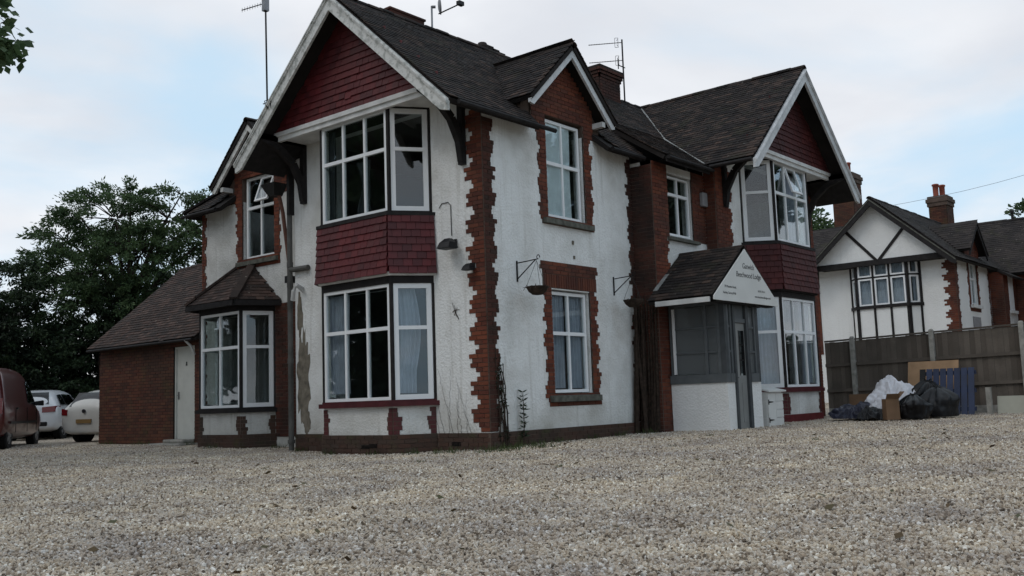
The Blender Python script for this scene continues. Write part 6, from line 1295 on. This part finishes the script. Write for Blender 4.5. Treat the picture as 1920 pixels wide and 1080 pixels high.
# ------------------------------------------------------------------ parked cars
def car(name, loc, az, label, paintm, st, wheels, wr, rear, side, group, tail, plate_z=.62, lights='h', extra=None, sh=.72):
    """st: stations from tail to nose (x, z_low, z_belt, z_top, half width low, half width belt, half width top)"""
    e = empty(name, loc, label, 'van' if 'van' in name else 'car', group, rz=az)
    b = MB(); n = 7; vs = []; fs = []
    for (x, zl, zb, zt, wl, wb, wt) in st:
        half = [(0, zl), (wl*.9, zl), (wl, zl+.10), (wb, zl+(zb-zl)*.55), (wb*.985, zb), (wt, max(zb+.005, zt-.05)), (wt*sh, zt), (0, zt+.015)]
        ring = [(x, y, z) for y, z in half]+[(x, -y, z) for y, z in half[-2:0:-1]]; vs += ring
    k = len(ring)
    for i in range(len(st)-1):
        for j in range(k): fs.append((i*k+j, i*k+(j+1) % k, (i+1)*k+(j+1) % k, (i+1)*k+j))
    fs += [tuple(range(k))[::-1], tuple((len(st)-1)*k+j for j in range(k))]
    b.add(vs, fs); body = b.build('body', paintm, e, local=True, smooth=True); sub = body.modifiers.new('smooth', 'SUBSURF'); sub.levels = sub.render_levels = 2
    def at(x):
        for p, q in zip(st[:-1], st[1:]):
            if p[0] <= x <= q[0]: t = (x-p[0])/(q[0]-p[0]); return [u+(v-u)*t for u, v in zip(p, q)]
        return st[-1]
    for s in (-1, 1):
        for (xa, xb, xc, xd) in side:                 # side windows: bottom from xa to xb, top from xc to xd
            g = MB(); P = []
            for (x, t) in ((xa, .10), (xb, .10), (xd, .80), (xc, .80)): q = at(x); P.append(Vector((x, s*(q[5]*.985+(q[6]-q[5]*.985)*t+.012), q[2]+(q[3]-.05-q[2])*t)))
            g.hexa(P, [p+Vector((0, s*.006, 0)) for p in P]); g.build('window', M['glass_car'], e, local=True)
        mi = MB(); q = at(side[-1][1]-.12); mi.hexa([Vector((side[-1][1]-.2, s*q[5]*.97, q[2]+.03)), Vector((side[-1][1]-.08, s*q[5]*.97, q[2]+.03)), Vector((side[-1][1]-.08, s*q[5]*.97, q[2]+.14)), Vector((side[-1][1]-.2, s*q[5]*.97, q[2]+.14))], [Vector((side[-1][1]-.22, s*(q[5]+.2), q[2]+.02)), Vector((side[-1][1]-.1, s*(q[5]+.2), q[2]+.02)), Vector((side[-1][1]-.1, s*(q[5]+.2), q[2]+.17)), Vector((side[-1][1]-.22, s*(q[5]+.2), q[2]+.17))]); mi.build('mirror', M['plastic_black'], e, local=True, bevel=.02)
        tl = MB(); tl.hexa([Vector(p) for p in ((tail[0], s*tail[1], tail[3]), (tail[0], s*tail[2], tail[3]+.02), (tail[0], s*tail[2], tail[4]), (tail[0], s*tail[1], tail[4]-.03))], [Vector(p) for p in ((tail[0]+.12, s*(tail[1]+.01), tail[3]), (tail[0]+.38, s*(tail[2]+.045), tail[3]+.03), (tail[0]+.40, s*(tail[2]+.035), tail[4]), (tail[0]+.12, s*(tail[1]+.01), tail[4]-.03))]); tl.build('tail_lamp', M['lamp_red'], e, local=True)
        for xw in wheels:
            q = at(xw); yw = q[4]-.02; f = lambda r, a0, a1, m, nm, pr, hole=0: None
            wb_ = MB(); 
            def disc(mb, r0, r1, y0, y1, seg=20):
                v = []; 
                for yy, r in ((y0, r0), (y1, r0), (y1, r1), (y0, r1)): v += [(xw+r*math.cos(2*math.pi*t/seg), s*yy, wr+r*math.sin(2*math.pi*t/seg)) for t in range(seg)]
                mb.add(v, [(a*seg+t, a*seg+(t+1) % seg, ((a+1) % 4)*seg+(t+1) % seg, ((a+1) % 4)*seg+t) for a in range(4) for t in range(seg)])
            disc(wb_, wr, wr*.62, yw-.18, yw+.015); wo = wb_.build('wheel', M['tyre'], e, local=True)
            ar = MB(); disc(ar, wr*1.16, .02, yw-.2, yw+.0, 20); ar.build('wheel_arch', M['black'], e, local=True)
            rb = MB()
            for t in range(5): a = 2*math.pi*t/5; rb.bar((xw, s*(yw+.008), wr), (xw+wr*.62*math.cos(a), s*(yw+.008), wr+wr*.62*math.sin(a)), .075, .02, (0, 1, 0))
            disc(rb, wr*.64, wr*.56, yw-.02, yw+.012); rb.build('rim', M['rim'], wo, local=True)
    g = MB(); (xa, za, wa), (xb, zb2, wb2) = rear; g.hexa([Vector((xa, -wa, za)), Vector((xa, wa, za)), Vector((xb, wb2, zb2)), Vector((xb, -wb2, zb2))], [Vector((xa-.012, -wa, za)), Vector((xa-.012, wa, za)), Vector((xb-.012, wb2, zb2)), Vector((xb-.012, -wb2, zb2))]); g.build('rear_window', M['glass_car'], e, local=True)
    x0 = tail[0]-.03
    g = MB(); g.hexa([Vector((x0+.03, -.26, plate_z)), Vector((x0+.03, .26, plate_z)), Vector((x0+.03, .26, plate_z+.11)), Vector((x0+.03, -.26, plate_z+.11))], [Vector((x0, -.26, plate_z)), Vector((x0, .26, plate_z)), Vector((x0, .26, plate_z+.11)), Vector((x0, -.26, plate_z+.11))]); g.build('number_plate', M['plate'], e, local=True)
    g = MB(); 'hatch' in name or g.box(st[0][0]-.02, st[0][0]+.25, -.62, .62, st[0][1]+.02, st[0][1]+.16); 'hatch' in name or g.build('bumper_insert', M['plastic_black'], e, local=True, bevel=.03)
    g = MB(); n_ = 14; cz = tail[4]-.08; g.prism([(x0-.0, .055*math.cos(2*math.pi*t/n_), cz+.055*math.sin(2*math.pi*t/n_)) for t in range(n_)], (.03, 0, 0)); g.build('badge', M['badge'], e, local=True)
    if extra: extra(e)
    return e
hatch = [(0.0, .30, .78, .82, .70, .80, .66), (.03, .24, .90, .96, .76, .84, .70), (.18, .20, .93, 1.16, .80, .86, .66), (.50, .22, .94, 1.40, .82, .87, .60), (1.1, .20, .93, 1.47, .83, .875, .58), (2.0, .20, .92, 1.44, .83, .875, .58), (2.65, .20, .92, 1.22, .83, .87, .60), (3.05, .20, .90, .98, .82, .86, .64), (3.6, .24, .76, .86, .80, .83, .62), (3.95, .30, .60, .66, .68, .74, .50)]
suv = [(0.0, .42, .92, .98, .74, .84, .70), (.04, .34, 1.02, 1.10, .82, .90, .74), (.16, .30, 1.05, 1.34, .85, .92, .70), (.42, .26, 1.06, 1.53, .87, .93, .64), (1.1, .24, 1.04, 1.60, .88, .935, .62), (2.1, .24, 1.02, 1.58, .88, .935, .62), (2.85, .24, 1.01, 1.32, .88, .93, .64), (3.3, .24, .99, 1.06, .87, .92, .68), (4.1, .28, .86, .96, .85, .89, .66), (4.5, .36, .66, .74, .72, .78, .54)]
van = [(0.0, .38, 1.05, 1.92, .80, .88, .78), (.05, .30, 1.08, 1.97, .84, .92, .80), (.6, .24, 1.08, 2.02, .87, .945, .80), (1.8, .22, 1.08, 2.02, .87, .95, .80), (2.7, .22, 1.06, 1.94, .87, .95, .78), (3.3, .22, 1.05, 1.66, .87, .94, .76), (3.85, .22, 1.02, 1.16, .86, .93, .76), (4.5, .26, .88, 1.0, .83, .88, .72), (4.85, .36, .66, .76, .70, .76, .56)]
AZ = R(22)
def wiper(e):
    b = MB(); b.tube([(.085, .05, .985), (.10, .42, 1.02)], .012, 5); b.build('wiper', M['plastic_black'], e, local=True)
car('hatchback_car', (1.06, 15.75, gz(1, 15.7)), R(20), 'white hatchback parked half behind the corner of the brick outbuilding', M['car_white2'], hatch, (.72, 3.15), .30, ((.075, .98, .60), (.36, 1.36, .52)), [(.45, .85, .60, .90), (.90, 1.75, .95, 1.72), (1.80, 2.75, 1.80, 2.30)], 'cars parked at the back of the yard', (-.005, .60, .79, .74, .93), .52, extra=wiper)
car('estate_car', (1.71, 20.8, gz(1, 18.4)), R(47), 'white tall estate car between the maroon van and the hatchback', M['car_white'], suv, (.80, 3.55), .35, ((.07, 1.12, .64), (.30, 1.50, .56)), [(.38, .85, .55, .90), (.92, 1.85, .96, 1.82), (1.92, 2.95, 1.92, 2.50)], 'cars parked at the back of the yard', (-.005, .46, .85, .86, 1.06), .62)
def vdoor(e):
    for s in (-1, 1):
        b = MB(); b.box(.5, 3.4, s*.948-.006, s*.948+.006, .62, .68); b.build('side_strip', M['plastic_black'], e, local=True)
        for xx in (1.02, 2.30, 3.42):
            q = MB(); q.box(xx, xx+.014, s*.945-.008, s*.945+.004, .40, 1.02); q.build('door_seam', M['black'], e, local=True)
        q = MB(); q.box(1.15, 1.30, s*.952-.01, s*.952+.02, .98, 1.02); q.build('door_handle', M['plastic_black'], e, local=True)
car('maroon_van', (-2.5, 14.54, gz(-2, 14.9)), R(55), 'dark maroon van cut off by the left edge of the picture', M['car_maroon'], van, (.75, 4.05), .33, ((-.01, 1.15, .62), (.03, 1.80, .60)), [(2.40, 3.5, 2.45, 3.1)], 'cars parked at the back of the yard', (-.005, .74, .86, .85, 1.25), .5, extra=vdoor, sh=.88)
